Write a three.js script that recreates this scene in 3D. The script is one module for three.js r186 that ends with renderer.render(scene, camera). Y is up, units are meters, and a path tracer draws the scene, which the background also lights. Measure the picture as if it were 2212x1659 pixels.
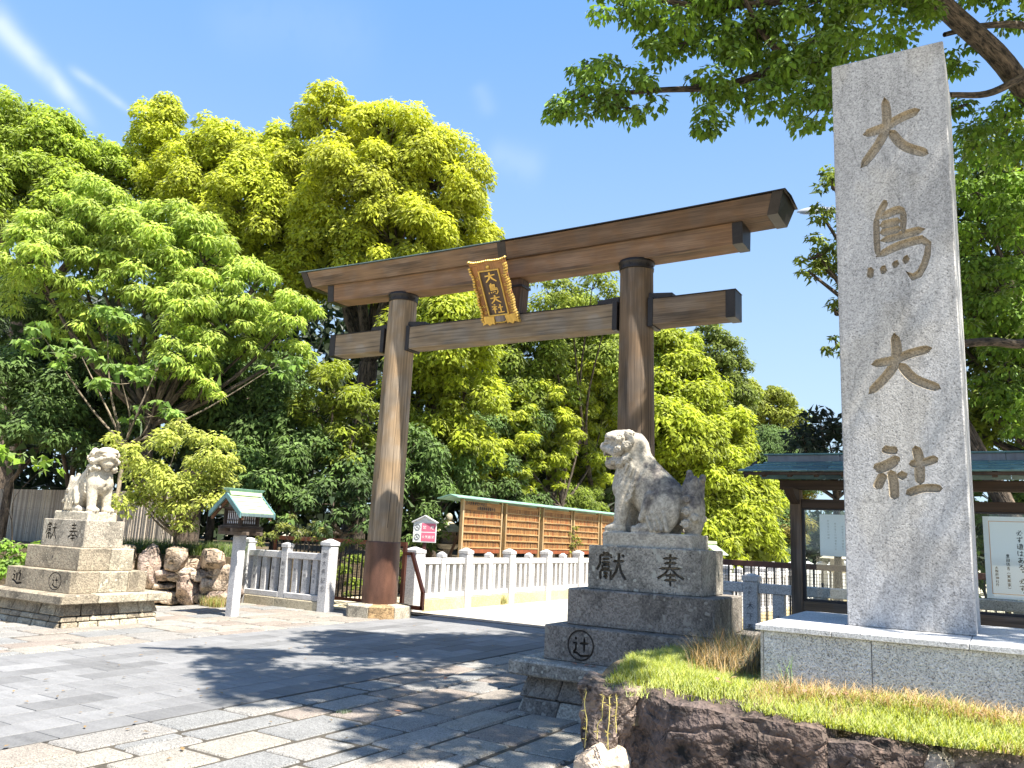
import * as THREE from 'three';
import { mergeGeometries, mergeVertices, toCreasedNormals } from 'three/addons/utils/BufferGeometryUtils.js';
import { MarchingCubes } from 'three/addons/objects/MarchingCubes.js';
import { Brush, Evaluator, SUBTRACTION } from 'three-bvh-csg';

// ---------- camera, sky, sun, exposure ----------
const scene = new THREE.Scene();
const camera = new THREE.PerspectiveCamera(50.19, 4 / 3, 0.1, 600);
camera.rotation.order = 'YXZ';
camera.position.set(0, 1.55, 0);
camera.rotation.set(0.18343, 0.54521, 0.04529);
camera.updateMatrixWorld(true);
const renderer = new THREE.WebGLRenderer({ antialias: true });
renderer.toneMapping = THREE.LinearToneMapping;
renderer.toneMappingExposure = 3.2;
renderer.shadowMap.enabled = true;
const SUN = new THREE.Vector3(0.46, 0.85, 0.08).normalize();
const sun = new THREE.DirectionalLight(new THREE.Color(1, 0.94, 0.83), 5);
sun.position.copy(SUN).multiplyScalar(60).add(new THREE.Vector3(-7, 0, -10));
sun.target.position.set(-7, 0, -10);
sun.castShadow = true;
sun.shadow.radius = 1;
sun.shadow.mapSize.set(4096, 4096);
Object.assign(sun.shadow.camera, { left: -35, right: 35, top: 35, bottom: -35, near: 1, far: 140 });
scene.add(sun, sun.target);

// pixel (of a 2212 x 1659 photograph) and distance along the view axis -> a point in the place
const F = 1771;
function rayAt(px, py) { return new THREE.Vector3((px - 1106) / F, -(py - 829.5) / F, -1).applyQuaternion(camera.quaternion); }
function at(px, py, depth) { return rayAt(px, py).multiplyScalar(depth).add(camera.position); }

// ---------- seeded randomness and noise ----------
function rng(seed) { let a = seed >>> 0; return () => { a = (a + 0x6d2b79f5) | 0; let t = Math.imul(a ^ (a >>> 15), 1 | a); t = (t + Math.imul(t ^ (t >>> 7), 61 | t)) ^ t; return ((t ^ (t >>> 14)) >>> 0) / 4294967296; }; }
const clamp = (v, a = 0, b = 1) => Math.min(b, Math.max(a, v));
const mix = (a, b, t) => a + (b - a) * t;
const smooth = (a, b, x) => { const t = clamp((x - a) / (b - a)); return t * t * (3 - 2 * t); };
function hash3(x, y, z) { let h = Math.imul(x, 374761393) ^ Math.imul(y, 668265263) ^ Math.imul(z, 2147483647 - 1013904223); h = Math.imul(h ^ (h >>> 13), 1274126177); h ^= h >>> 16; return (h >>> 0) / 4294967296; }
function n3(x, y, z) {
  const X = Math.floor(x), Y = Math.floor(y), Z = Math.floor(z); let u = x - X, v = y - Y, w = z - Z;
  u = u * u * (3 - 2 * u); v = v * v * (3 - 2 * v); w = w * w * (3 - 2 * w);
  const c = (i, j, k) => hash3(X + i, Y + j, Z + k);
  return mix(mix(mix(c(0, 0, 0), c(1, 0, 0), u), mix(c(0, 1, 0), c(1, 1, 0), u), v), mix(mix(c(0, 0, 1), c(1, 0, 1), u), mix(c(0, 1, 1), c(1, 1, 1), u), v), w) * 2 - 1;
}
function fbm3(x, y, z, o = 4) { let s = 0, a = 0.5; for (let i = 0; i < o; i++) { s += a * n3(x, y, z); x *= 2.03; y *= 2.03; z *= 2.03; a *= 0.5; } return s; }
// periodic 2-D noise on [0,1): cells per tile n
function pn(u, v, nx, ny, seed) {
  const x = u * nx, y = v * ny, X = Math.floor(x), Y = Math.floor(y); let a = x - X, b = y - Y;
  a = a * a * (3 - 2 * a); b = b * b * (3 - 2 * b);
  const X0 = ((X % nx) + nx) % nx, X1 = (X0 + 1) % nx, Y0 = ((Y % ny) + ny) % ny, Y1 = (Y0 + 1) % ny;
  return mix(mix(hash3(X0, Y0, seed), hash3(X1, Y0, seed), a), mix(hash3(X0, Y1, seed), hash3(X1, Y1, seed), a), b);
}
function pf(u, v, nx, ny, seed, o = 4) { let s = 0, a = 0.5, t = 0; for (let i = 0; i < o; i++) { s += a * pn(u, v, nx, ny, seed + i); t += a; nx *= 2; ny *= 2; a *= 0.5; } return s / t; }

// ---------- sky: clear blue with two vapour trails and thin wisps ----------
{
  const W = 2048, H = 1024, data = new Float32Array(W * H * 4);
  const dirs = (list) => list.map(([x, y]) => rayAt(x, y).normalize());
  const trails = [
    { p: dirs([[-60, -20], [20, 75], [110, 165], [215, 285]]), w0: 0.014, w1: 0.0065, a: 0.5 },
    { p: dirs([[140, 140], [215, 190], [300, 255]]), w0: 0.005, w1: 0.0035, a: 0.3 },
    { p: dirs([[1025, 175], [1045, 210], [1060, 260]]), w0: 0.010, w1: 0.012, a: 0.08 },
    { p: dirs([[1045, 320], [1110, 345], [1190, 370]]), w0: 0.016, w1: 0.022, a: 0.11 },
    { p: dirs([[400, 60], [640, 40], [860, 110]]), w0: 0.03, w1: 0.05, a: 0.05 },
  ];
  const segs = [];
  for (const t of trails) for (let i = 0; i + 1 < t.p.length; i++) segs.push([t.p[i], t.p[i + 1], t, i / (t.p.length - 1), (i + 1) / (t.p.length - 1)]);
  const d = new THREE.Vector3(), ab = new THREE.Vector3(), q = new THREE.Vector3();
  for (let j = 0; j < H; j++) for (let i = 0; i < W; i++) {
    const lat = ((j + 0.5) / H - 0.5) * Math.PI, lon = ((i + 0.5) / W - 0.5) * 2 * Math.PI;
    d.set(Math.cos(lat) * Math.cos(lon), Math.sin(lat), Math.cos(lat) * Math.sin(lon));
    const y = Math.max(0, d.y), t = Math.pow(1 - y, 2.15);
    let r = mix(0.046, 0.26, t), g = mix(0.132, 0.335, t), b = mix(0.33, 0.375, t);
    const near = clamp(d.dot(SUN)); const glow = Math.pow(near, 8) * 0.22 + Math.pow(near, 40) * 0.5;
    r += glow; g += glow; b += glow;
    if (d.y < 0) { const k = clamp(-d.y * 6); r = mix(r, 0.10, k); g = mix(g, 0.10, k); b = mix(b, 0.09, k); }
    let al = 0;
    if (d.y > 0.02) for (const [A, B, tr, s0, s1] of segs) {
      if (d.dot(A) < 0.9) continue;
      ab.subVectors(B, A); q.subVectors(d, A); const l2 = ab.lengthSq(), s = q.dot(ab) / l2;
      if (s < -0.15 || s > 1.15) continue;
      const sc = clamp(s), dist = q.addScaledVector(ab, -sc).length(), u = mix(s0, s1, sc), w = mix(tr.w0, tr.w1, u);
      const nn = 0.55 + 0.9 * pf((lon / 6.283 + 0.5), (lat / 3.1416 + 0.5), 420, 210, 5, 4);
      const ends = smooth(-0.02, 0.25, u) * (tr.a > 0.5 ? 1 : smooth(1.02, 0.7, u)) + (tr.a > 0.5 ? 1 - smooth(-0.02, 0.25, u) : 0);
      al = Math.max(al, tr.a * ends * Math.exp(-(dist * dist) / (w * w) * 1.2) * clamp(nn * 1.6 - 0.5));
    }
    const k = (j * W + i) * 4;
    data[k] = mix(r, 0.40, al); data[k + 1] = mix(g, 0.42, al); data[k + 2] = mix(b, 0.44, al); data[k + 3] = 1;
  }
  const sky = new THREE.DataTexture(data, W, H, THREE.RGBAFormat, THREE.FloatType);
  sky.mapping = THREE.EquirectangularReflectionMapping; sky.magFilter = THREE.LinearFilter; sky.minFilter = THREE.LinearFilter; sky.needsUpdate = true;
  scene.background = sky; scene.environment = sky;
}

// ---------- textures ----------
const lin2s = (c) => (c <= 0.0031308 ? c * 12.92 : 1.055 * Math.pow(c, 1 / 2.4) - 0.055);
function makeTex(w, h, fn, metres = 1) {            // fn(u, v) -> [r, g, b] linear
  const d = new Uint8Array(w * h * 4);
  for (let j = 0; j < h; j++) for (let i = 0; i < w; i++) { const c = fn((i + 0.5) / w, (j + 0.5) / h), k = (j * w + i) * 4; for (let m = 0; m < 3; m++) d[k + m] = clamp(lin2s(clamp(c[m]))) * 255; d[k + 3] = 255; }
  const t = new THREE.DataTexture(d, w, h, THREE.RGBAFormat);
  t.colorSpace = THREE.SRGBColorSpace; t.wrapS = t.wrapT = THREE.RepeatWrapping; t.magFilter = THREE.LinearFilter; t.minFilter = THREE.LinearMipmapLinearFilter; t.generateMipmaps = true;
  t.repeat.set(1 / metres, 1 / metres); t.needsUpdate = true; return t;
}
const g3 = (v, r = 1, g = 1, b = 1) => [v * r, v * g, v * b];
const T = {};
T.granite = makeTex(1024, 1024, (u, v) => {         // pale speckled granite, 1.2 m a tile
  const a = pf(u, v, 150, 150, 11, 2), b = pn(u, v, 230, 230, 31), c = pf(u, v, 5, 5, 51, 4), d = pn(u, v, 320, 320, 71);
  let x = 0.66 + (a - 0.5) * 0.6 + (c - 0.5) * 0.22; x -= smooth(0.66, 0.85, b) * 0.30; x += smooth(0.74, 0.95, d) * 0.2;
  return g3(clamp(x, 0.12, 1), 1, 0.985, 0.97);
}, 1.2);
T.mono = makeTex(640, 2048, (u, v) => {            // one tall stone, 1.6 m x 5.12 m: speckle, faint rain streaks, veins, a darker foot
  const a = pf(u, v, 190, 608, 111, 2), b = pn(u, v, 300, 960, 131), c = pf(u, v, 6, 19, 151, 4), s = pf(u, v, 34, 3, 161, 3), d = pf(u, v, 3, 8, 171, 5), e = pn(u, v, 160, 512, 181), vein = Math.abs(pf(u + v * 0.9, v, 3, 6, 191, 5) - 0.5);
  let x = 0.66 + (a - 0.5) * 0.55 + (c - 0.5) * 0.2; x -= smooth(0.66, 0.85, b) * 0.26; x += smooth(0.78, 0.95, e) * 0.16; x *= 1 - smooth(0.52, 0.72, s) * 0.13; x *= 1 - smooth(0.55, 0.75, d) * 0.16; x *= 1 - smooth(0.018, 0.0, vein) * 0.22;
  const w = smooth(0.45, 0.62, pf(u, v, 4, 10, 201, 4)); return g3(clamp(x, 0.1, 1), 1, mix(1, 0.975, w), mix(0.995, 0.92, w));
}, 1);
T.mono.repeat.set(1 / 1.6, 1 / 5.12);
T.old = makeTex(1024, 1024, (u, v) => {             // weathered granite with stains and lichen, 1.6 m a tile
  const a = pf(u, v, 130, 130, 12, 2), s = pf(u, v, 6, 6, 32, 5), m = pf(u, v, 22, 22, 42, 4), l = pf(u, v, 34, 34, 52, 2), d = pn(u, v, 260, 260, 72);
  let x = 0.60 + (a - 0.5) * 0.7 - smooth(0.7, 0.9, d) * 0.22;
  const st = smooth(0.42, 0.68, s) * 0.55 + smooth(0.5, 0.75, m) * 0.35; x *= 1 - st * 0.62;
  const li = smooth(0.72, 0.78, l);
  return [mix(x * 1.02, 0.72, li), mix(x * 0.985, 0.73, li), mix(x * 0.93, 0.68, li)];
}, 1.6);
T.slab = makeTex(1024, 1024, (u, v) => {
  const a = pf(u, v, 200, 200, 13, 2), s = pf(u, v, 4, 4, 33, 5), b = pf(u, v, 3, 30, 43, 4);
  return g3(clamp(0.62 + (a - 0.5) * 0.22 + (s - 0.5) * 0.3 + (b - 0.5) * 0.22, 0.1, 1), 1, 1, 1);
}, 2.4);
T.wood = makeTex(512, 1024, (u, v) => {             // grain runs along v; 1 m x 2 m
  const w = pf(u, v, 3, 2, 14, 3) * 0.08, g = pf(u + w, v, 48, 3, 24, 4), f = pf(u, v, 190, 6, 34, 2), s = pf(u, v, 5, 4, 44, 4);
  let x = 0.55 + (g - 0.5) * 0.5 + (f - 0.5) * 0.32 + (s - 0.5) * 0.42; const crack = smooth(0.76, 0.86, pn(u + w, v, 26, 2, 64)); x *= 1 - crack * 0.4;
  const grey = smooth(0.35, 0.7, pf(u, v, 3, 6, 74, 4));
  return [clamp(x, 0.05, 1), clamp(x * mix(0.86, 0.97, grey), 0.04, 1), clamp(x * mix(0.66, 0.92, grey), 0.03, 1)];
}, 1);
T.wood.repeat.set(1, 0.5);
T.rock = makeTex(1024, 1024, (u, v) => {
  const a = pf(u, v, 8, 8, 15, 6), b = pf(u, v, 60, 60, 25, 3), l = pf(u, v, 26, 26, 35, 2), p = pf(u, v, 5, 5, 45, 4), k = Math.abs(pf(u, v, 7, 7, 55, 5) - 0.5);
  let x = 0.42 + (a - 0.5) * 1.25 + (b - 0.5) * 0.7; x *= 1 - smooth(0.03, 0.0, k) * 0.4; const li = smooth(0.68, 0.76, l) * 0.6;
  const r = mix(1, 1.06, smooth(0.45, 0.65, p)), bl = mix(0.93, 0.85, smooth(0.45, 0.65, p));
  return [mix(x * r, 0.66, li), mix(x * 0.93, 0.64, li), mix(x * bl, 0.6, li)];
}, 1.3);
T.bark = makeTex(512, 512, (u, v) => { const a = pf(u, v, 14, 4, 16, 4), b = pf(u, v, 60, 20, 26, 3); const x = clamp(0.45 + (a - 0.5) * 1.3 + (b - 0.5) * 0.6, 0.04, 1); return [x, x * 0.9, x * 0.78]; }, 0.8);
T.copper = makeTex(512, 512, (u, v) => { const a = pf(u, v, 6, 6, 17, 5), b = pf(u, v, 40, 8, 27, 3); const x = 0.7 + (a - 0.5) * 0.5 + (b - 0.5) * 0.3; return g3(clamp(x, 0.2, 1), 1, 1, 1); }, 1);
T.rust = makeTex(512, 512, (u, v) => { const a = pf(u, v, 5, 3, 18, 5), b = pf(u, v, 90, 90, 28, 2), c = pf(u, v, 12, 3, 38, 4); const x = 0.7 + (a - 0.5) * 0.6 + (b - 0.5) * 0.25 + (c - 0.5) * 0.4; return [clamp(x, 0.1, 1), clamp(x * 0.97, 0.08, 1), clamp(x * 0.95, 0.06, 1)]; }, 1);
T.sand = makeTex(1024, 1024, (u, v) => { const a = pf(u, v, 300, 300, 19, 1), s = pf(u, v, 6, 6, 29, 5), g = pf(u, v, 120, 120, 39, 2); const x = clamp(0.7 + (a - 0.5) * 0.4 + (s - 0.5) * 0.35 + (g - 0.5) * 0.4, 0.15, 1); return [x, x * 0.96, x * 0.86]; }, 3);

const mats = new Map();
function M(name, color, tex, rough = 0.85, bump = 0, extra = {}) {
  if (mats.has(name)) return mats.get(name);
  const m = new THREE.MeshPhysicalMaterial({ color: new THREE.Color().setRGB(...color), roughness: rough, ...extra });
  if (tex) { m.map = T[tex]; if (bump) { m.bumpMap = T[tex]; m.bumpScale = bump; } }
  m.name = name; mats.set(name, m); return m;
}
// ---------- naming ----------
const used = new Map();
function numbered(n) { const k = used.get(n) ?? 0; used.set(n, k + 1); return k ? n + '_' + String(k).padStart(3, '0') : n; }
function tag(o, label, category, group) { o.userData.label = label; o.userData.category = category; if (group) o.userData.group = group; return o; }
function thing(name, label, category, [x, y, z] = [0, 0, 0], turn = 0, group) {
  const o = new THREE.Group(); o.name = numbered(name); o.position.set(x, y, z); o.rotation.y = turn; scene.add(o); return tag(o, label, category, group);
}
function struct(name, geo, m) { const o = geo ? new THREE.Mesh(geo, m) : new THREE.Group(); o.name = numbered(name); o.userData.kind = 'structure'; scene.add(o); return o; }
function part(parent, name, geo, m, kind, label) {
  const o = new THREE.Mesh(Array.isArray(geo) ? merge(geo) : geo, m); o.name = numbered(name); if (kind) o.userData.kind = kind; if (label) o.userData.label = label; parent.add(o); return o;
}
// ---------- geometry helpers ----------
function merge(list) { const l = list.map((g) => (g.index ? g.toNonIndexed() : g)); for (const g of l) for (const k of Object.keys(g.attributes)) if (!['position', 'normal', 'uv', 'color'].includes(k)) g.deleteAttribute(k); return l.length === 1 ? l[0] : mergeGeometries(l); }
// box-projected uv in metres; the geometry must not be indexed
function boxUV(g0, ox = 0, oy = 0, swap = false) {
  const g = g0.index ? g0.toNonIndexed() : g0; if (!g.attributes.normal) g.computeVertexNormals();
  const p = g.attributes.position, n = p.count, uv = new Float32Array(n * 2), A = new THREE.Vector3(), B = new THREE.Vector3(), C = new THREE.Vector3();
  for (let i = 0; i < n; i += 3) {
    A.fromBufferAttribute(p, i); B.fromBufferAttribute(p, i + 1); C.fromBufferAttribute(p, i + 2);
    const e = B.clone().sub(A).cross(C.clone().sub(A)), ax = Math.abs(e.x), ay = Math.abs(e.y), az = Math.abs(e.z);
    [A, B, C].forEach((q, k) => { let u, v; if (az >= ax && az >= ay) { u = q.x; v = q.y; } else if (ax >= ay) { u = q.z; v = q.y; } else { u = q.x; v = q.z; } if (swap) [u, v] = [v, u]; uv[(i + k) * 2] = u + ox; uv[(i + k) * 2 + 1] = v + oy; });
  }
  g.setAttribute('uv', new THREE.BufferAttribute(uv, 2)); return g;
}
// hexahedron with chamfered edges; corners: bottom 0-3 counterclockwise seen from above, top 4-7 above them
const HF = [[0, 3, 2, 1], [4, 5, 6, 7], [0, 1, 5, 4], [1, 2, 6, 5], [2, 3, 7, 6], [3, 0, 4, 7]];
function hex(c, ch = 0.01, uvo = 0, swap = false) {
  const P = [], V = c.map((q) => new THREE.Vector3(...q)), mid = V.reduce((s, q) => s.add(q), new THREE.Vector3()).multiplyScalar(1 / 8);
  const key = {}, fv = HF.map((f, fi) => f.map((ci, k) => {
    const v = V[ci], a = V[f[(k + 1) % 4]].clone().sub(v).normalize(), b = V[f[(k + 3) % 4]].clone().sub(v).normalize();
    const q = v.clone().addScaledVector(a, ch).addScaledVector(b, ch); key[fi + '_' + ci] = q; return q;
  }));
  const tri = (a, b, d) => { const n = b.clone().sub(a).cross(d.clone().sub(a)), m = a.clone().add(b).add(d).multiplyScalar(1 / 3).sub(mid); if (n.dot(m) < 0) [b, d] = [d, b]; for (const q of [a, b, d]) P.push(q.x, q.y, q.z); };
  for (const f of fv) { tri(f[0], f[1], f[2]); tri(f[0], f[2], f[3]); }
  if (ch > 0) {
    for (let i = 0; i < 8; i++) { const fs = HF.map((f, k) => (f.includes(i) ? k : -1)).filter((k) => k >= 0); tri(...fs.map((k) => key[k + '_' + i])); }
    for (let a = 0; a < 8; a++) for (let b = a + 1; b < 8; b++) { const fs = HF.map((f, k) => (f.includes(a) && f.includes(b) ? k : -1)).filter((k) => k >= 0); if (fs.length === 2) { const k = HF[fs[0]], ia = k.indexOf(a), ib = k.indexOf(b); if ((ia + 1) % 4 !== ib && (ib + 1) % 4 !== ia) continue; const [f, g] = fs; tri(key[f + '_' + a], key[f + '_' + b], key[g + '_' + b]); tri(key[f + '_' + a], key[g + '_' + b], key[g + '_' + a]); } }
  }
  const g = new THREE.BufferGeometry(); g.setAttribute('position', new THREE.BufferAttribute(new Float32Array(P), 3)); g.computeVertexNormals(); return boxUV(g, uvo, uvo * 0.7, swap);
}
function cbox(x0, x1, y0, y1, z0, z1, ch = 0.006, uvo = 0, swap = false) { return hex([[x0, y0, z1], [x1, y0, z1], [x1, y0, z0], [x0, y0, z0], [x0, y1, z1], [x1, y1, z1], [x1, y1, z0], [x0, y1, z0]], ch, uvo, swap); }
// square post with a low pyramid cap
function postGeo(w, d, h, cap = 0.05, ch = 0.008, uvo = 0) {
  const a = cbox(-w / 2, w / 2, -0.05, h - cap - 0.07, -d / 2, d / 2, ch, uvo), k = 0.008;
  const b = hex([[-w / 2 - k, h - cap - 0.068, d / 2 + k], [w / 2 + k, h - cap - 0.068, d / 2 + k], [w / 2 + k, h - cap - 0.068, -d / 2 - k], [-w / 2 - k, h - cap - 0.068, -d / 2 - k], [-w / 2 - k, h - cap, d / 2 + k], [w / 2 + k, h - cap, d / 2 + k], [w / 2 + k, h - cap, -d / 2 - k], [-w / 2 - k, h - cap, -d / 2 - k]], 0.004, uvo);
  const e = 0.02, c = hex([[-w / 2, h - cap + 0.001, d / 2], [w / 2, h - cap + 0.001, d / 2], [w / 2, h - cap + 0.001, -d / 2], [-w / 2, h - cap + 0.001, -d / 2], [-e, h, e], [e, h, e], [e, h, -e], [-e, h, -e]], 0.003, uvo);
  return merge([a, b, c]);
}
function tube(pts, r0, r1, sides = 7, seg = 0) {
  const V = pts.map((p) => (p.isVector3 ? p : new THREE.Vector3(...p))), curve = V.length > 2 ? new THREE.CatmullRomCurve3(V) : new THREE.LineCurve3(V[0], V[1]);
  const n = seg || Math.max(2, (V.length - 1) * 4), g = new THREE.TubeGeometry(curve, n, 1, sides, false), p = g.attributes.position, c = new THREE.Vector3(), q = new THREE.Vector3();
  for (let i = 0; i <= n; i++) { curve.getPointAt(i / n, c); const r = mix(r0, r1, i / n); for (let j = 0; j <= sides; j++) { const k = i * (sides + 1) + j; q.fromBufferAttribute(p, k).sub(c).multiplyScalar(r).add(c); p.setXYZ(k, q.x, q.y, q.z); } }
  const L = curve.getLength(), uv = g.attributes.uv; for (let i = 0; i < uv.count; i++) { const a = uv.getX(i); uv.setXY(i, uv.getY(i) * Math.max(0.2, r0 * 6), a * L); }
  return g.toNonIndexed();
}
function moved(g, x, y, z, ry = 0) { const h = g.clone(); if (ry) h.rotateY(ry); return h.translate(x, y, z); }
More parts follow.
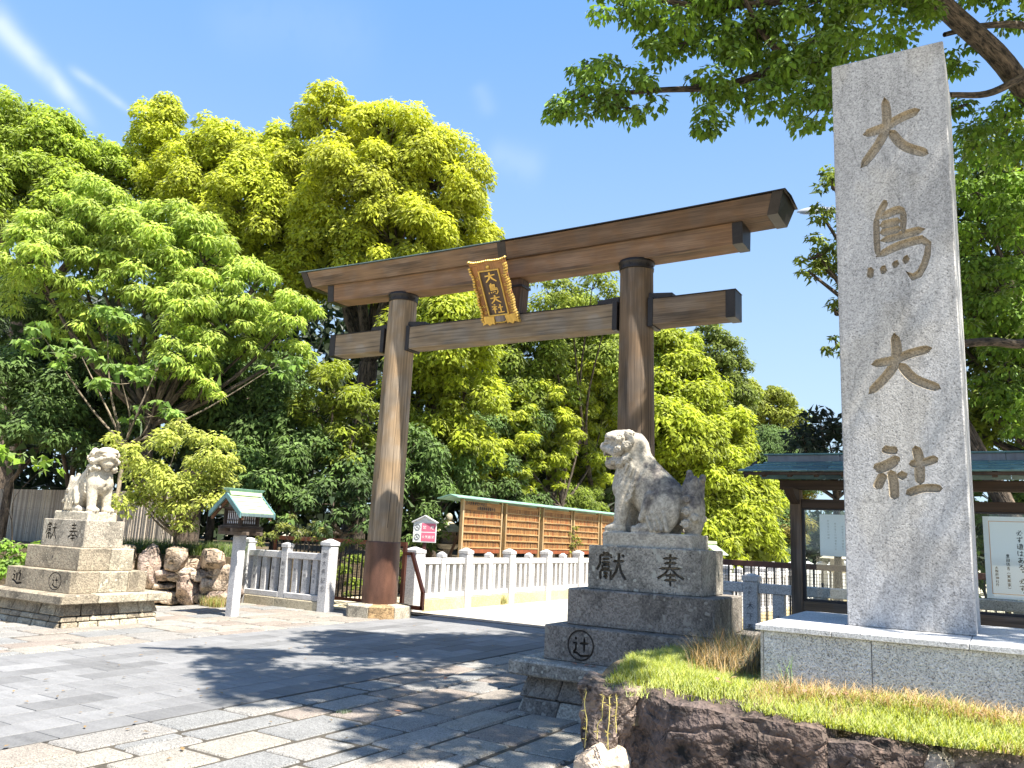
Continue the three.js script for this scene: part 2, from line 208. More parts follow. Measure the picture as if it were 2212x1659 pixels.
// ---------- brush strokes of the characters (100 x 100, y down) ----------
const K = {
  '大': '10,36 90,30;50,4 49,36 38,64 10,94;50,38 64,64 93,92', '鳥': '46,2 32,14;30,14 30,66;30,16 70,16 70,46;32,26 68,26;32,36 68,36;30,48 90,45;28,60 90,56 88,78 74,98 64,90;12,78 8,92;30,76 34,88;46,74 50,84;60,70 66,80',
  '社': '26,4 38,11;8,26 42,24 8,58;25,46 25,98;32,48 43,60;56,40 94,38;74,8 74,88;48,91 98,89',
  '奉': '24,16 76,13;28,30 72,28;10,46 90,43;50,2 48,40 32,62 8,76;52,44 70,62 94,74;32,66 68,64;28,80 72,78;50,56 50,98',
  '献': '26,2 26,16;26,9 46,8;14,16 52,15 50,24;14,16 14,44 4,66;20,28 46,26;18,40 48,39;22,48 44,48 44,60 22,60 22,48;16,66 16,98;16,66 50,66 50,98;25,75 42,75;34,75 34,96;25,86 42,86;56,34 96,32;76,6 75,34 68,66 52,94;76,36 84,68 99,94;86,10 93,19',
  '辻': '18,14 27,24;8,40 24,39 23,68 10,80;10,80 28,81 50,94 96,90;42,40 92,37;67,10 67,76',
  '辺': '14,18 24,28;6,44 22,42 20,70;6,74 26,80 50,96 94,88;34,38 44,32 42,76;66,12 68,30;54,34 76,30 68,76',
  '御': '24,6 8,26;26,26 8,48;18,44 18,96;40,8 32,24;38,20 62,20;30,36 64,36;48,20 48,80;48,54 62,54;36,56 36,84;32,88 64,80;70,16 92,16 92,66 84,64;70,16 70,98',
  '典': '24,18 24,62;24,18 76,18 76,62;42,6 42,62;58,6 58,62;24,38 76,38;6,62 94,62;36,70 14,94;62,70 88,94',
  '記': '22,6 30,12;6,20 46,20;12,34 40,34;12,48 40,48;12,62 40,62 40,90 12,90 12,62;56,18 90,18 90,48 58,48;58,48 58,84 66,92 94,90 94,76',
  '念': '50,4 8,42;50,4 92,42;34,34 66,34;30,48 68,48 56,60;16,68 8,86;32,62 36,88 66,92 72,80;48,62 56,74;78,64 90,80',
  '新': '26,4 26,14;8,16 48,16;18,22 22,34;38,22 34,34;6,38 50,38;8,54 48,54;28,38 28,96;28,60 10,82;28,60 46,76;86,8 60,18;60,18 58,60 50,94;60,44 96,42;78,44 78,98',
  '谷': '34,8 14,32;64,8 86,30;50,26 8,64;50,26 94,62;30,62 70,62 70,94 30,94 30,62', '忍': '14,12 78,12 74,52 62,50;46,12 40,36 14,54;34,26 52,38;14,64 8,86;30,60 36,88 66,92 72,78;48,60 56,72;78,62 92,80',
  '木': '10,32 90,30;50,4 50,96;48,34 32,60 8,82;52,34 70,60 94,80', '本': '10,28 90,28;50,4 50,96;48,30 32,56 8,78;52,30 70,56 94,76;34,72 66,72', '下': '6,14 94,14;50,14 50,96;54,36 76,54',
  '春': '20,12 80,12;24,26 76,26;8,40 92,40;50,2 44,36 30,54 6,68;54,42 70,56 94,66;32,60 68,60 68,96 32,96 32,60;32,78 68,78',
  '宗': '50,2 50,12;10,16 8,30;10,16 92,16 88,28;26,34 74,34;10,52 90,52;50,52 50,96 40,92;32,64 14,86;68,64 88,84', '行': '28,4 8,28;30,28 6,54;20,48 20,96;44,16 90,16;40,42 96,42;72,42 72,94 60,90',
  '町': '8,14 46,14 46,78 8,78 8,14;27,14 27,78;8,46 46,46;52,20 96,20;76,20 76,94 64,90', '北': '34,8 34,92;8,36 34,36;6,80 34,70;62,8 62,84 70,92 94,90 94,76;62,44 90,28',
  '禁': '6,16 46,16;26,2 26,46;26,18 8,40;28,20 44,36;54,16 94,16;74,2 74,46;74,18 56,40;76,20 94,40;24,54 76,54;8,68 92,68;50,68 50,98 40,94;30,76 12,94;70,76 88,92',
  '煙': '12,28 16,44;42,24 34,40;26,6 26,44 8,94;28,50 44,80;50,10 96,10;54,24 92,24 92,44 54,44 54,24;66,10 66,44;80,10 80,44;58,62 90,62;74,46 74,90;48,92 98,92',
  '火': '20,34 26,54;82,30 68,50;50,6 46,50 10,94;52,48 66,74 94,94', '気': '28,4 10,34;26,16 90,16;24,30 80,30;12,44 74,44 74,76 84,94 94,82;54,54 16,92;22,58 56,88',
  '厳': '24,4 30,14;48,2 50,14;78,4 70,14;10,20 92,20;14,20 12,60 4,94;22,32 50,32;26,42 26,90;44,42 44,96;22,42 50,42;26,58 44,58;26,72 44,72;20,90 52,86;66,28 56,50;62,42 94,42;84,42 78,70 56,96;62,56 76,78 96,94',
  '必': '20,44 10,66;36,30 38,80 66,90 78,74;78,10 20,94;44,10 56,24;84,40 94,58', 'ず': '8,24 92,22;54,4 54,60 42,78 30,66 42,52 56,62 52,84 36,98;76,2 82,12;88,0 94,10',
  '道': '52,4 58,12;78,2 70,12;38,16 94,16;66,16 60,28;48,28 84,28 84,76 48,76 48,28;48,44 84,44;48,60 84,60;12,10 22,20;6,38 20,38 18,70 8,80;8,78 28,80 50,94 96,92',
  'は': '16,8 12,50 18,92;40,32 92,28;70,8 70,72 58,90 44,82 56,70 76,78 92,92', 'あ': '16,22 82,18;44,4 42,60 54,88;68,36 48,76 24,88 14,74 34,54 64,46 88,62 84,86 58,98', 'る': '22,12 70,10 18,60 50,42 80,52 82,80 56,96 38,88 48,76 62,84', '。': '60,4 74,4 74,18 60,18 60,4',
  '豊': '22,10 78,10 78,38 22,38 22,10;40,2 40,38;60,2 60,38;22,24 78,24;8,48 92,48;28,56 72,56 72,74 28,74 28,56;34,78 40,88;66,78 60,88;6,94 94,94', '田': '14,14 86,14 86,90 14,90 14,14;50,14 50,90;14,52 86,52',
  '佐': '28,4 8,44;20,32 20,96;38,26 96,24;64,4 54,50 32,92;56,56 92,56;74,56 74,90;48,92 98,92', '吉': '14,22 86,22;50,4 50,46;24,46 76,46;28,62 72,62 72,94 28,94 28,62', '（': '14,90 20,72 50,62 80,72 86,90', '）': '14,10 20,28 50,38 80,28 86,10',
  '実': '50,2 50,12;10,16 8,30;10,16 92,16 88,28;24,34 76,34;24,48 76,48;8,62 92,62;50,26 48,60 34,80 8,96;54,64 70,82 94,96', '業': '38,4 38,24;60,4 60,24;20,8 26,20;80,8 74,20;8,26 92,26;34,30 38,38;66,30 62,38;14,42 86,42;22,54 78,54;8,68 92,68;50,42 50,98;46,70 10,92;54,70 92,92',
  '家': '50,2 50,12;10,16 8,30;10,16 92,16 88,28;22,34 78,34;50,36 16,56;40,46 56,70 50,96 38,92;48,58 12,76;54,72 10,96;80,42 58,58;58,58 94,90',
  '阪': '12,8 12,98;12,10 40,10 28,34 40,52 26,60;50,14 94,12;52,14 50,60 40,94;54,38 86,38 74,70 46,96;60,50 72,74 96,94', '府': '50,2 50,12;10,16 94,16;16,16 14,60 4,94;44,26 26,54;34,46 34,96;50,42 96,42;78,26 78,92 66,90;56,56 64,68',
  '神': '22,4 30,12;6,22 42,22 8,56;24,44 24,98;30,48 42,60;52,22 94,22 94,66 52,66 52,22;52,44 94,44;73,6 73,98', '庁': '50,2 50,12;10,16 94,16;16,16 14,60 4,94;32,40 94,40;66,40 66,92 52,88',
  '日': '24,8 76,8 76,92 24,92 24,8;24,50 76,50', '武': '14,16 60,16;6,34 92,32;64,8 70,60 84,92 94,78;80,12 90,22;38,34 38,84;38,58 58,58;18,52 18,86;8,90 62,82',
  '尊': '30,4 36,12;70,4 62,12;8,16 92,16;22,26 78,26 78,56 22,56 22,26;42,16 40,36 32,42;58,16 58,36 66,42;22,46 78,46;8,70 92,68;66,58 66,94 54,92;30,78 38,88', '祀': '22,4 30,12;6,22 42,22 8,56;24,44 24,98;30,48 42,60;54,18 92,18 92,46 56,46;56,46 56,84 64,92 96,90 96,76',
  '台': '44,4 18,34 78,30;66,18 84,38;24,52 76,52 76,92 24,92 24,52', '風': '14,8 12,60 4,94;14,8 84,8 86,70 96,94 98,80;70,18 28,24;30,34 70,34 70,58 30,58 30,34;50,24 50,82;24,86 72,80;62,68 74,86',
  '復': '24,6 8,26;26,26 8,48;18,44 18,96;50,4 36,24;46,14 94,14;44,24 84,24 84,52 44,52 44,24;44,38 84,38;56,54 36,74;50,64 84,64 40,98;54,70 94,98', '興': '10,12 10,64;10,12 30,10;10,38 28,38;90,12 90,64;70,12 90,12;72,38 90,38;38,14 62,14 62,58;38,14 38,58;42,28 58,28;42,42 58,42;4,66 96,66;36,72 16,94;62,72 84,94',
  '賛': '8,10 44,10;26,2 22,30 6,44;28,26 44,42;54,10 92,10;74,2 70,30 54,44;76,26 94,42;26,50 74,50 74,84 26,84 26,50;26,62 74,62;26,72 74,72;38,86 16,98;62,86 84,98', '者': '18,16 74,16;46,2 46,34;6,34 92,34;82,8 50,46 8,66;32,56 74,56 74,96 32,96 32,56;32,76 74,76',
  '芳': '8,16 92,16;34,4 34,26;66,4 66,26;50,30 50,40;10,44 92,44;42,44 38,72 12,96;42,60 78,60 74,92 62,90', '名': '46,4 12,44;40,18 78,18 56,50 10,84;28,32 46,46;34,60 82,60 82,94 34,94 34,60',
  '参': '46,2 20,28 78,24;64,12 82,30;6,40 94,40;48,28 8,62;54,42 94,62;52,54 32,66;60,64 26,80;70,74 18,98', '拝': '8,24 40,22;26,4 26,94 14,88;8,62 40,52;48,16 94,14;52,34 90,34;48,52 92,52;44,70 96,70;70,14 70,98',
};
const BRUSH = {                                       // broader hands for carved letters
  '大': '8,50 40,45 60,37 90,30;41,1 43,22 42,46 30,68 3,98;46,50 64,76 98,95', '鳥': '36,0 24,14 18,22;18,18 17,44 18,68;22,20 60,16 60,44;22,30 58,28;22,39 58,37;22,49 96,42;14,68 60,57 98,57 94,80 76,99 62,90;6,80 3,94;24,80 28,90;44,76 48,84;60,72 66,80',
  '社': '18,6 28,10 40,10;4,41 20,36 42,22;38,27 26,38 8,47;19,50 14,62 8,78;29,44 32,66 32,96;38,50 50,58;54,34 74,32 94,24;64,2 68,24 68,70;48,86 72,76 98,76',
};
function lines(ch, font = K) { return (font[ch] ?? K[ch] ?? K['田']).split(';').map((s) => s.split(' ').map((q) => q.split(',').map(Number))); }
function ribbon(pts, w, taper = 0.35) {               // left and right edge of a brush stroke
  const n = pts.length, L = [], R = []; let len = [0]; for (let i = 1; i < n; i++) len.push(len[i - 1] + Math.hypot(pts[i][0] - pts[i - 1][0], pts[i][1] - pts[i - 1][1]));
  for (let i = 0; i < n; i++) {
    const a = pts[Math.max(0, i - 1)], b = pts[Math.min(n - 1, i + 1)]; let dx = b[0] - a[0], dy = b[1] - a[1]; const d = Math.hypot(dx, dy) || 1; dx /= d; dy /= d;
    const s = len[i] / len[n - 1], h = (w / 2) * (1 - taper * smooth(0.55, 1, s)); let k = 1;
    if (i > 0 && i < n - 1) { const ux = pts[i][0] - a[0], uy = pts[i][1] - a[1], ul = Math.hypot(ux, uy) || 1; k = 1 / Math.max(0.6, Math.abs((ux * dx + uy * dy) / ul)); }
    L.push([pts[i][0] + dy * h * k, pts[i][1] - dx * h * k]); R.push([pts[i][0] - dy * h * k, pts[i][1] + dx * h * k]);
  }
  return [L, R];
}
// flat lettering, x right and y up from the top left corner, facing +z
function textGeo(str, size, { down = true, pitch = 1.12, w = 9, sx = 1, thick = 0.0015 } = {}) {
  const P = [], quad = (a, b, c, d) => { for (const q of [a, b, c, a, c, d]) P.push(...q); };
  [...str].forEach((ch, i) => {
    if (ch === ' ') return; const ox = down ? 0 : i * size * pitch * sx, oy = down ? -i * size * pitch : 0;
    for (const l of lines(ch)) { const [L, R] = ribbon(l, w); const f = ([x, y], z) => [ox + (x / 100) * size * sx, oy - (y / 100) * size, z]; for (let k = 0; k + 1 < L.length; k++) quad(f(R[k], thick), f(R[k + 1], thick), f(L[k + 1], thick), f(L[k], thick)); }
  });
  const g = new THREE.BufferGeometry(); g.setAttribute('position', new THREE.BufferAttribute(new Float32Array(P), 3)); const n = new Float32Array(P.length); for (let i = 2; i < n.length; i += 3) n[i] = 1;
  g.setAttribute('normal', new THREE.BufferAttribute(n, 3)); g.setAttribute('uv', new THREE.BufferAttribute(new Float32Array(P.length / 3 * 2), 2)); return g;
}
// a solid to cut one stroke out of a stone face at z = 0 (x right, y up)
function chisel(pts, w, depth, map, round = true) {
  let q = pts;
  if (round) { const c = q.length > 2 ? new THREE.CatmullRomCurve3(q.map(([x, y]) => new THREE.Vector3(x, y, 0)), false, 'centripetal') : new THREE.LineCurve3(new THREE.Vector3(q[0][0], q[0][1], 0), new THREE.Vector3(q[1][0], q[1][1], 0)); q = c.getSpacedPoints(q.length > 2 ? 12 : 6).map((v) => [v.x, v.y]); }
  const n = q.length, half = (s) => (w / 2) * (round ? Math.sqrt(clamp(1 - Math.pow(Math.abs(2 * s - 1), 7))) * 0.96 + 0.04 : 1);
  const ring = (k, z) => { const L = [], R = []; for (let i = 0; i < n; i++) { const a = q[Math.max(0, i - 1)], b = q[Math.min(n - 1, i + 1)]; const d = Math.hypot(b[0] - a[0], b[1] - a[1]) || 1, dx = (b[0] - a[0]) / d, dy = (b[1] - a[1]) / d, h = Math.max(0.4, half(i / (n - 1)) * k); L.push([...map(q[i][0] + dy * h, q[i][1] - dx * h), z]); R.push([...map(q[i][0] - dy * h, q[i][1] + dx * h), z]); } return [L, R]; };
  const [L, R] = ring(1, 0.006), [l, r] = ring(0.5, -depth), P = [], tri = (...v) => v.forEach((x) => P.push(...x)), quad = (a, b, c, d) => { tri(a, b, c); tri(a, c, d); };
  for (let i = 0; i + 1 < n; i++) { quad(R[i], R[i + 1], L[i + 1], L[i]); quad(l[i], l[i + 1], r[i + 1], r[i]); quad(L[i], L[i + 1], l[i + 1], l[i]); quad(r[i], r[i + 1], R[i + 1], R[i]); }
  quad(R[0], L[0], l[0], r[0]); quad(L[n - 1], R[n - 1], r[n - 1], l[n - 1]);
  const g = new THREE.BufferGeometry(); g.setAttribute('position', new THREE.BufferAttribute(new Float32Array(P), 3)); g.computeVertexNormals(); return g;
}
const csg = new Evaluator(); csg.attributes = ['position', 'normal']; csg.useGroups = true;
// a box [x0..x1, y0..y1, z0..z1] with letters cut in its +z face: [char, x, yTop, width, height, stroke, depth]
function carved(box, letters, stone, cut, uvo = 0, font = K, extra = []) {
  const [x0, x1, y0, y1, z0, z1] = box, c = 0.008;
  let g = cbox(x0, x1, y0, y1, z0, z1, c, uvo); g.deleteAttribute('uv');
  let A = new Brush(g, stone); A.updateMatrixWorld();
  const sub = (geo) => { geo.translate(0, 0, z1); const B = new Brush(geo, cut); B.updateMatrixWorld(); A = csg.evaluate(A, B, SUBTRACTION); };
  for (const [ch, x, y, w, h, st, dep] of letters) for (const l of lines(ch, font)) sub(chisel(l, st, dep, (a, b) => [x + (a / 100) * w, y - (b / 100) * h], font !== K || l.length < 3));
  for (const e of extra) sub(e);
  const out = A.geometry, ms = A.material; boxUVkeep(out, uvo); return { geo: out, mat: ms };
}
function boxUVkeep(g, o) {                            // as boxUV, for geometry with groups
  if (g.index) { const n = g.toNonIndexed(); n.groups = g.groups; for (const k of Object.keys(n.attributes)) g.setAttribute(k, n.attributes[k]); g.setIndex(null); }
  const dr = g.drawRange.count; const h = boxUV(g, o, o * 0.7); return h;
}
// ---------- materials ----------
const mGranite = M('granite', [0.52, 0.515, 0.515], 'granite', 0.75, 0.002), mGraniteDark = M('granite_inside', [0.40, 0.335, 0.25], 'granite', 0.9, 0.002);
const mMono = M('granite_monument', [0.58, 0.575, 0.58], 'mono', 0.75, 0.002), mMonoCut = M('granite_monument_inside', [0.46, 0.395, 0.305], 'mono', 0.9, 0.003);
const mRough = M('granite_rough', [0.68, 0.71, 0.76], 'granite', 0.85, 0.012);
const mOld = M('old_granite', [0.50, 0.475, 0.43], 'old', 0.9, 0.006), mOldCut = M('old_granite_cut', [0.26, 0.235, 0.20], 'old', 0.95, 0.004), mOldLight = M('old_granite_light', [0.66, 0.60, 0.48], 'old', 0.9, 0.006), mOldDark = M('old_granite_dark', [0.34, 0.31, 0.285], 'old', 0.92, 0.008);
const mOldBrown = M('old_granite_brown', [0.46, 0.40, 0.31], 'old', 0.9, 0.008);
const mFence = M('white_granite', [0.72, 0.715, 0.72], 'granite', 0.75, 0.001), mCurb = M('curb_stone', [0.55, 0.50, 0.40], 'sand', 0.9, 0.004), mInk = M('letter_grey', [0.16, 0.16, 0.17], null, 0.9);
const mInkFaint = M('letter_faint', [0.46, 0.46, 0.47], null, 0.9);
const mWood = M('torii_wood', [0.36, 0.235, 0.145], 'wood', 0.8, 0.004), mWoodDark = M('torii_wood_dark', [0.215, 0.14, 0.095], 'wood', 0.8, 0.004), mWoodGrey = M('torii_wood_grey', [0.34, 0.285, 0.23], 'wood', 0.85, 0.004);
const mMetal = M('dark_metal', [0.045, 0.038, 0.036], 'rust', 0.5, 0, { metalness: 0.5 }), mSleeve = M('brown_metal', [0.165, 0.08, 0.052], 'rust', 0.45, 0, { metalness: 0.25 });
const mCopper = M('copper_green', [0.28, 0.50, 0.40], 'copper', 0.6), mCopperPale = M('copper_pale', [0.58, 0.72, 0.42], 'copper', 0.5), mCopperBlue = M('copper_blue', [0.125, 0.26, 0.265], 'copper', 0.55), mCopperEdge = M('copper_edge', [0.16, 0.24, 0.25], 'copper', 0.6);
const mGold = M('gold_leaf', [0.86, 0.56, 0.14], 'copper', 0.35, 0, { metalness: 0.6 }), mGoldDull = M('gold_dull', [0.52, 0.26, 0.10], 'wood', 0.5, 0, { metalness: 0.2 });
const mRust = M('red_oxide_paint', [0.42, 0.115, 0.045], 'rust', 0.55);
const mBoard = M('board_wood', [0.56, 0.27, 0.085], 'wood', 0.75, 0.002), mBoardFrame = M('board_frame', [0.60, 0.42, 0.22], 'wood', 0.8, 0.002), mBoardDark = M('board_dark', [0.10, 0.06, 0.04], 'wood', 0.85);
const mHut = M('hut_wood', [0.085, 0.06, 0.048], 'wood', 0.8, 0.002), mHutGrey = M('hut_wood_grey', [0.20, 0.165, 0.145], 'wood', 0.85, 0.002);
const mPaper = M('paper', [0.80, 0.81, 0.85], null, 0.9), mWhite = M('white_paint', [0.80, 0.80, 0.80], null, 0.5), mBlackInk = M('black_ink', [0.03, 0.03, 0.035], null, 0.8);
const mRock = M('rock', [0.31, 0.255, 0.215], 'rock', 0.9, 0.03), mRockDark = M('rock_dark', [0.165, 0.13, 0.112], 'rock', 0.92, 0.03), mRockPale = M('rock_pale', [0.66, 0.60, 0.50], 'rock', 0.9, 0.02), mRockTan = M('rock_tan', [0.60, 0.51, 0.39], 'rock', 0.9, 0.02), mRockPink = M('rock_pink', [0.53, 0.44, 0.37], 'rock', 0.9, 0.02);
const mSoil = M('soil', [0.14, 0.11, 0.07], 'sand', 0.95, 0.01), mSand = M('pale_gravel', [0.62, 0.57, 0.46], 'sand', 0.95, 0.012), mMortar = M('joint_mortar', [0.075, 0.066, 0.055], 'sand', 0.95, 0.006);
const mLeafDouble = (name, tr = 0.35, rough = 0.55) => M(name, [1, 1, 1], null, rough, 0, { vertexColors: true, transmission: tr, thickness: 0, side: THREE.DoubleSide, specularIntensity: 0.45 });
const mLeaf = mLeafDouble('foliage', 0.5, 0.95), mLeafGloss = mLeafDouble('foliage_glossy', 0.4, 0.9), mGrass = mLeafDouble('grass_blade', 0.45, 0.95);
const mBark = M('bark', [0.20, 0.17, 0.145], 'bark', 0.95, 0.03), mBarkPale = M('bark_pale', [0.50, 0.45, 0.36], 'bark', 0.9, 0.01);

// ---------- ground ----------
{
  const g = new THREE.PlaneGeometry(500, 500, 1, 1).rotateX(-Math.PI / 2).translate(0, -0.045, -60); const uv = g.attributes.uv; for (let i = 0; i < uv.count; i++) uv.setXY(i, uv.getX(i) * 500, uv.getY(i) * 500);
  struct('ground', g, mSand);
  const bed = (x0, x1, z0, z1) => boxUV(new THREE.PlaneGeometry(x1 - x0, z1 - z0).rotateX(-Math.PI / 2).translate((x0 + x1) / 2, -0.009, (z0 + z1) / 2));
  const stone = (r, x0, x1, z0, z1, jit, top, ch, uvo) => {
    const j = () => (r() - 0.5) * 2 * jit, t = () => top + (r() - 0.5) * jit * 0.25;
    const c = [[x0 + j(), z1 + j()], [x1 + j(), z1 + j()], [x1 + j(), z0 + j()], [x0 + j(), z0 + j()]];
    return hex([...c.map(([x, z]) => [x, -0.06, z]), ...c.map(([x, z]) => [x, t(), z])], ch, uvo);
  };
  // smooth grey slabs of the approach
  const path = struct('path'); part(path, 'joint_bed', bed(-9.62, -5.86, -13.45, -1.5), mMortar); const r = rng(5);
  const greys = [0.20, 0.25, 0.265, 0.28, 0.295].map((v, i) => M('slab_' + i, [v, v, v * 1.02], 'slab', 0.8, 0.002));
  const rows = 12, wr = 3.74 / rows;
  for (let i = 0; i < rows; i++) for (let z = -13.42 - (i % 2 ? 0.36 : 0) - (i % 3) * 0.001, k = 0; z < -2.2; z += 0.72, k++) {
    const x0 = -9.6 + i * wr, z0 = Math.max(z, -13.42), z1 = z + 0.72; if (z1 - z0 < 0.1) continue;
    const m = i === rows - 1 ? greys[0] : greys[Math.floor(r() * 4.2) % 5];
    part(path, 'paving_slab', stone(r, x0 + 0.005, x0 + wr - 0.005, z0 + 0.005, z1 - 0.005, 0.0008, 0.001 + (r() - 0.5) * 0.002, 0.003, r() * 7), m);
  }
  // granite setts on both sides
  const tints = [[0.315, 0.27, 0.235], [0.335, 0.30, 0.26], [0.355, 0.345, 0.325], [0.31, 0.30, 0.285], [0.27, 0.275, 0.275], [0.365, 0.345, 0.305]].map((c, i) => M('sett_' + i, c, 'granite', 0.85, 0.008));
  const lay = (name, x0, x1, z0, z1, seed, courses, skip) => {
    const p = struct(name), q = rng(seed); part(p, 'joint_bed', bed(x0, x1, z0, z1), mMortar);
    const ws = Array.from({ length: courses }, () => 0.8 + q() * 0.45), tot = ws.reduce((a, b) => a + b); let x = x0;
    for (const w0 of ws) {
      const w = w0 / tot * (x1 - x0); let z = z0 - q() * 0.5;
      while (z < z1) {
        let l = 0.42 + q() * 0.5; const za = Math.max(z, z0), zb = Math.min(z + l, z1); z += l; if (zb - za < 0.12 || skip((x + w / 2), (za + zb) / 2)) continue;
        const m = tints[Math.floor(q() * 6)], top = 0.002 + (q() - 0.5) * 0.010;
        if (q() < 0.12) { const s = mix(0.4, 0.6, q()); part(p, 'paving_stone', stone(q, x + 0.013, x + w * s - 0.012, za + 0.013, zb - 0.013, 0.011, top, 0.014, q() * 9), m); part(p, 'paving_stone', stone(q, x + w * s + 0.012, x + w - 0.013, za + 0.013, zb - 0.013, 0.011, top + 0.004, 0.014, q() * 9), tints[Math.floor(q() * 6)]); }
        else part(p, 'paving_stone', stone(q, x + 0.018, x + w - 0.018, za + 0.017, zb - 0.017, 0.016, top, 0.018, q() * 9), m);
      }
      x += w;
    }
  };
  lay('pavement', -5.85, -1.9, -11.2, -1.9, 77, 9, (x, z) => (x > -3.8 && z < -7 && z > -8.6) || (x > -2.5 && z < -5.9));
  lay('pavement', -1.88, 2.6, -5.4, -1.9, 79, 10, () => false);
  lay('pavement', -13.3, -9.63, -12.6, -3.2, 78, 8, (x, z) => x < -11.6 && z > -8.4 && z < -7.1);
  // gate rails across the approach
  const rails = struct('gate_track'); for (const z of [-13.02, -13.3]) part(rails, 'rail', cbox(-10.4, 4, -0.03, 0.012, z - 0.02, z + 0.02, 0.003), M('rail_steel', [0.20, 0.18, 0.16], 'rust', 0.4, 0, { metalness: 0.5 }));
  struct('road', boxUV(new THREE.PlaneGeometry(3.9, 40).rotateX(-Math.PI / 2).translate(-7.6, -0.03, -33.4)), M('pale_concrete', [0.66, 0.63, 0.55], 'slab', 0.9, 0.002));
}
// ---------- guardian lions: one carved surface each, meshed from a distance field ----------
const smin = (a, b, k) => { const h = Math.max(k - Math.abs(a - b), 0) / k; return Math.min(a, b) - h * h * k * 0.25; };
class Field {
  constructor(res, c, s) { this.n = res; this.c = c; this.s = s; this.f = new Float32Array(res ** 3).fill(1); }
  put(box, k, fn) {                                   // box [x0,x1,y0,y1,z0,z1]; fn(f, x, y, z)
    const { n, c, s } = this, lo = [], hi = []; for (let a = 0; a < 3; a++) { const t = (v) => ((v - c[a]) / s + 1) * n / 2; lo[a] = Math.max(0, Math.floor(t(box[a * 2] - k))); hi[a] = Math.min(n - 1, Math.ceil(t(box[a * 2 + 1] + k))); }
    const w = (i, a) => (i / n * 2 - 1) * s + c[a];
    for (let z = lo[2]; z <= hi[2]; z++) for (let y = lo[1]; y <= hi[1]; y++) for (let x = lo[0]; x <= hi[0]; x++) { const i = x + y * n + z * n * n; this.f[i] = fn(this.f[i], w(x, 0), w(y, 1), w(z, 2)); }
  }
  cap(a, b, r0, r1 = r0, k = 0.05, sz = 1) {          // tapered capsule
    const d = [b[0] - a[0], b[1] - a[1], b[2] - a[2]], l2 = d[0] ** 2 + d[1] ** 2 + d[2] ** 2 || 1e-9, m = Math.max(r0, r1), K = k + 0.02;
    this.put([Math.min(a[0], b[0]) - m, Math.max(a[0], b[0]) + m, Math.min(a[1], b[1]) - m, Math.max(a[1], b[1]) + m, Math.min(a[2], b[2]) - m, Math.max(a[2], b[2]) + m], K, (f, x, y, z) => { const t = clamp(((x - a[0]) * d[0] + (y - a[1]) * d[1] + (z - a[2]) * d[2]) / l2); return smin(f, Math.hypot(x - a[0] - t * d[0], y - a[1] - t * d[1], (z - a[2] - t * d[2]) * sz) - mix(r0, r1, t), k); });
  }
  ell(c, r, k = 0.05, cut = false) {
    const m = Math.min(...r); this.put([c[0] - r[0], c[0] + r[0], c[1] - r[1], c[1] + r[1], c[2] - r[2], c[2] + r[2]], k + 0.02, (f, x, y, z) => { const X = (x - c[0]) / r[0], Y = (y - c[1]) / r[1], Z = (z - c[2]) / r[2], q = Math.hypot(X, Y, Z), g = Math.hypot(X / r[0], Y / r[1], Z / r[2]) || 1e-6, d = q * (q - 1) / g; return cut ? -smin(-f, d, k) : smin(f, Math.max(d, -m), k); });
  }
  groove(a, b, r, k = 0.012) { const d = [b[0] - a[0], b[1] - a[1], b[2] - a[2]], l2 = d[0] ** 2 + d[1] ** 2 + d[2] ** 2; this.put([Math.min(a[0], b[0]) - r, Math.max(a[0], b[0]) + r, Math.min(a[1], b[1]) - r, Math.max(a[1], b[1]) + r, Math.min(a[2], b[2]) - r, Math.max(a[2], b[2]) + r], k + 0.01, (f, x, y, z) => { const t = clamp(((x - a[0]) * d[0] + (y - a[1]) * d[1] + (z - a[2]) * d[2]) / l2); return -smin(-f, Math.hypot(x - a[0] - t * d[0], y - a[1] - t * d[1], z - a[2] - t * d[2]) - r, k); }); }
  box(c, h, rd) { this.put([c[0] - h[0], c[0] + h[0], c[1] - h[1], c[1] + h[1], c[2] - h[2], c[2] + h[2]], 0.03, (f, x, y, z) => { const X = Math.abs(x - c[0]) - h[0] + rd, Y = Math.abs(y - c[1]) - h[1] + rd, Z = Math.abs(z - c[2]) - h[2] + rd; return smin(f, Math.hypot(Math.max(X, 0), Math.max(Y, 0), Math.max(Z, 0)) + Math.min(Math.max(X, Y, Z), 0) - rd, 0.012); }); }
  mesh(rough) {
    const { n, c, s } = this, mc = new MarchingCubes(n, mGranite, false, false, 900000); mc.isolation = 0;
    for (let z = 0, i = 0; z < n; z++) for (let y = 0; y < n; y++) for (let x = 0; x < n; x++, i++) { let f = this.f[i]; if (Math.abs(f) < 0.05) { const X = (x / n * 2 - 1) * s, Y = (y / n * 2 - 1) * s, Z = (z / n * 2 - 1) * s; f += rough * (n3(X * 34, Y * 34, Z * 34) + 0.6 * n3(X * 80, Y * 80, Z * 80)); } mc.field[i] = -f; }
    mc.update(); const k = mc.count, p = mc.positionArray.slice(0, k * 3), g = new THREE.BufferGeometry(); for (let i = 0; i < k; i++) for (let a = 0; a < 3; a++) p[i * 3 + a] = p[i * 3 + a] * s + c[a];
    g.setAttribute('position', new THREE.BufferAttribute(p, 3)); g.setAttribute('normal', new THREE.BufferAttribute(mc.normalArray.slice(0, k * 3), 3)); return g;
  }
}
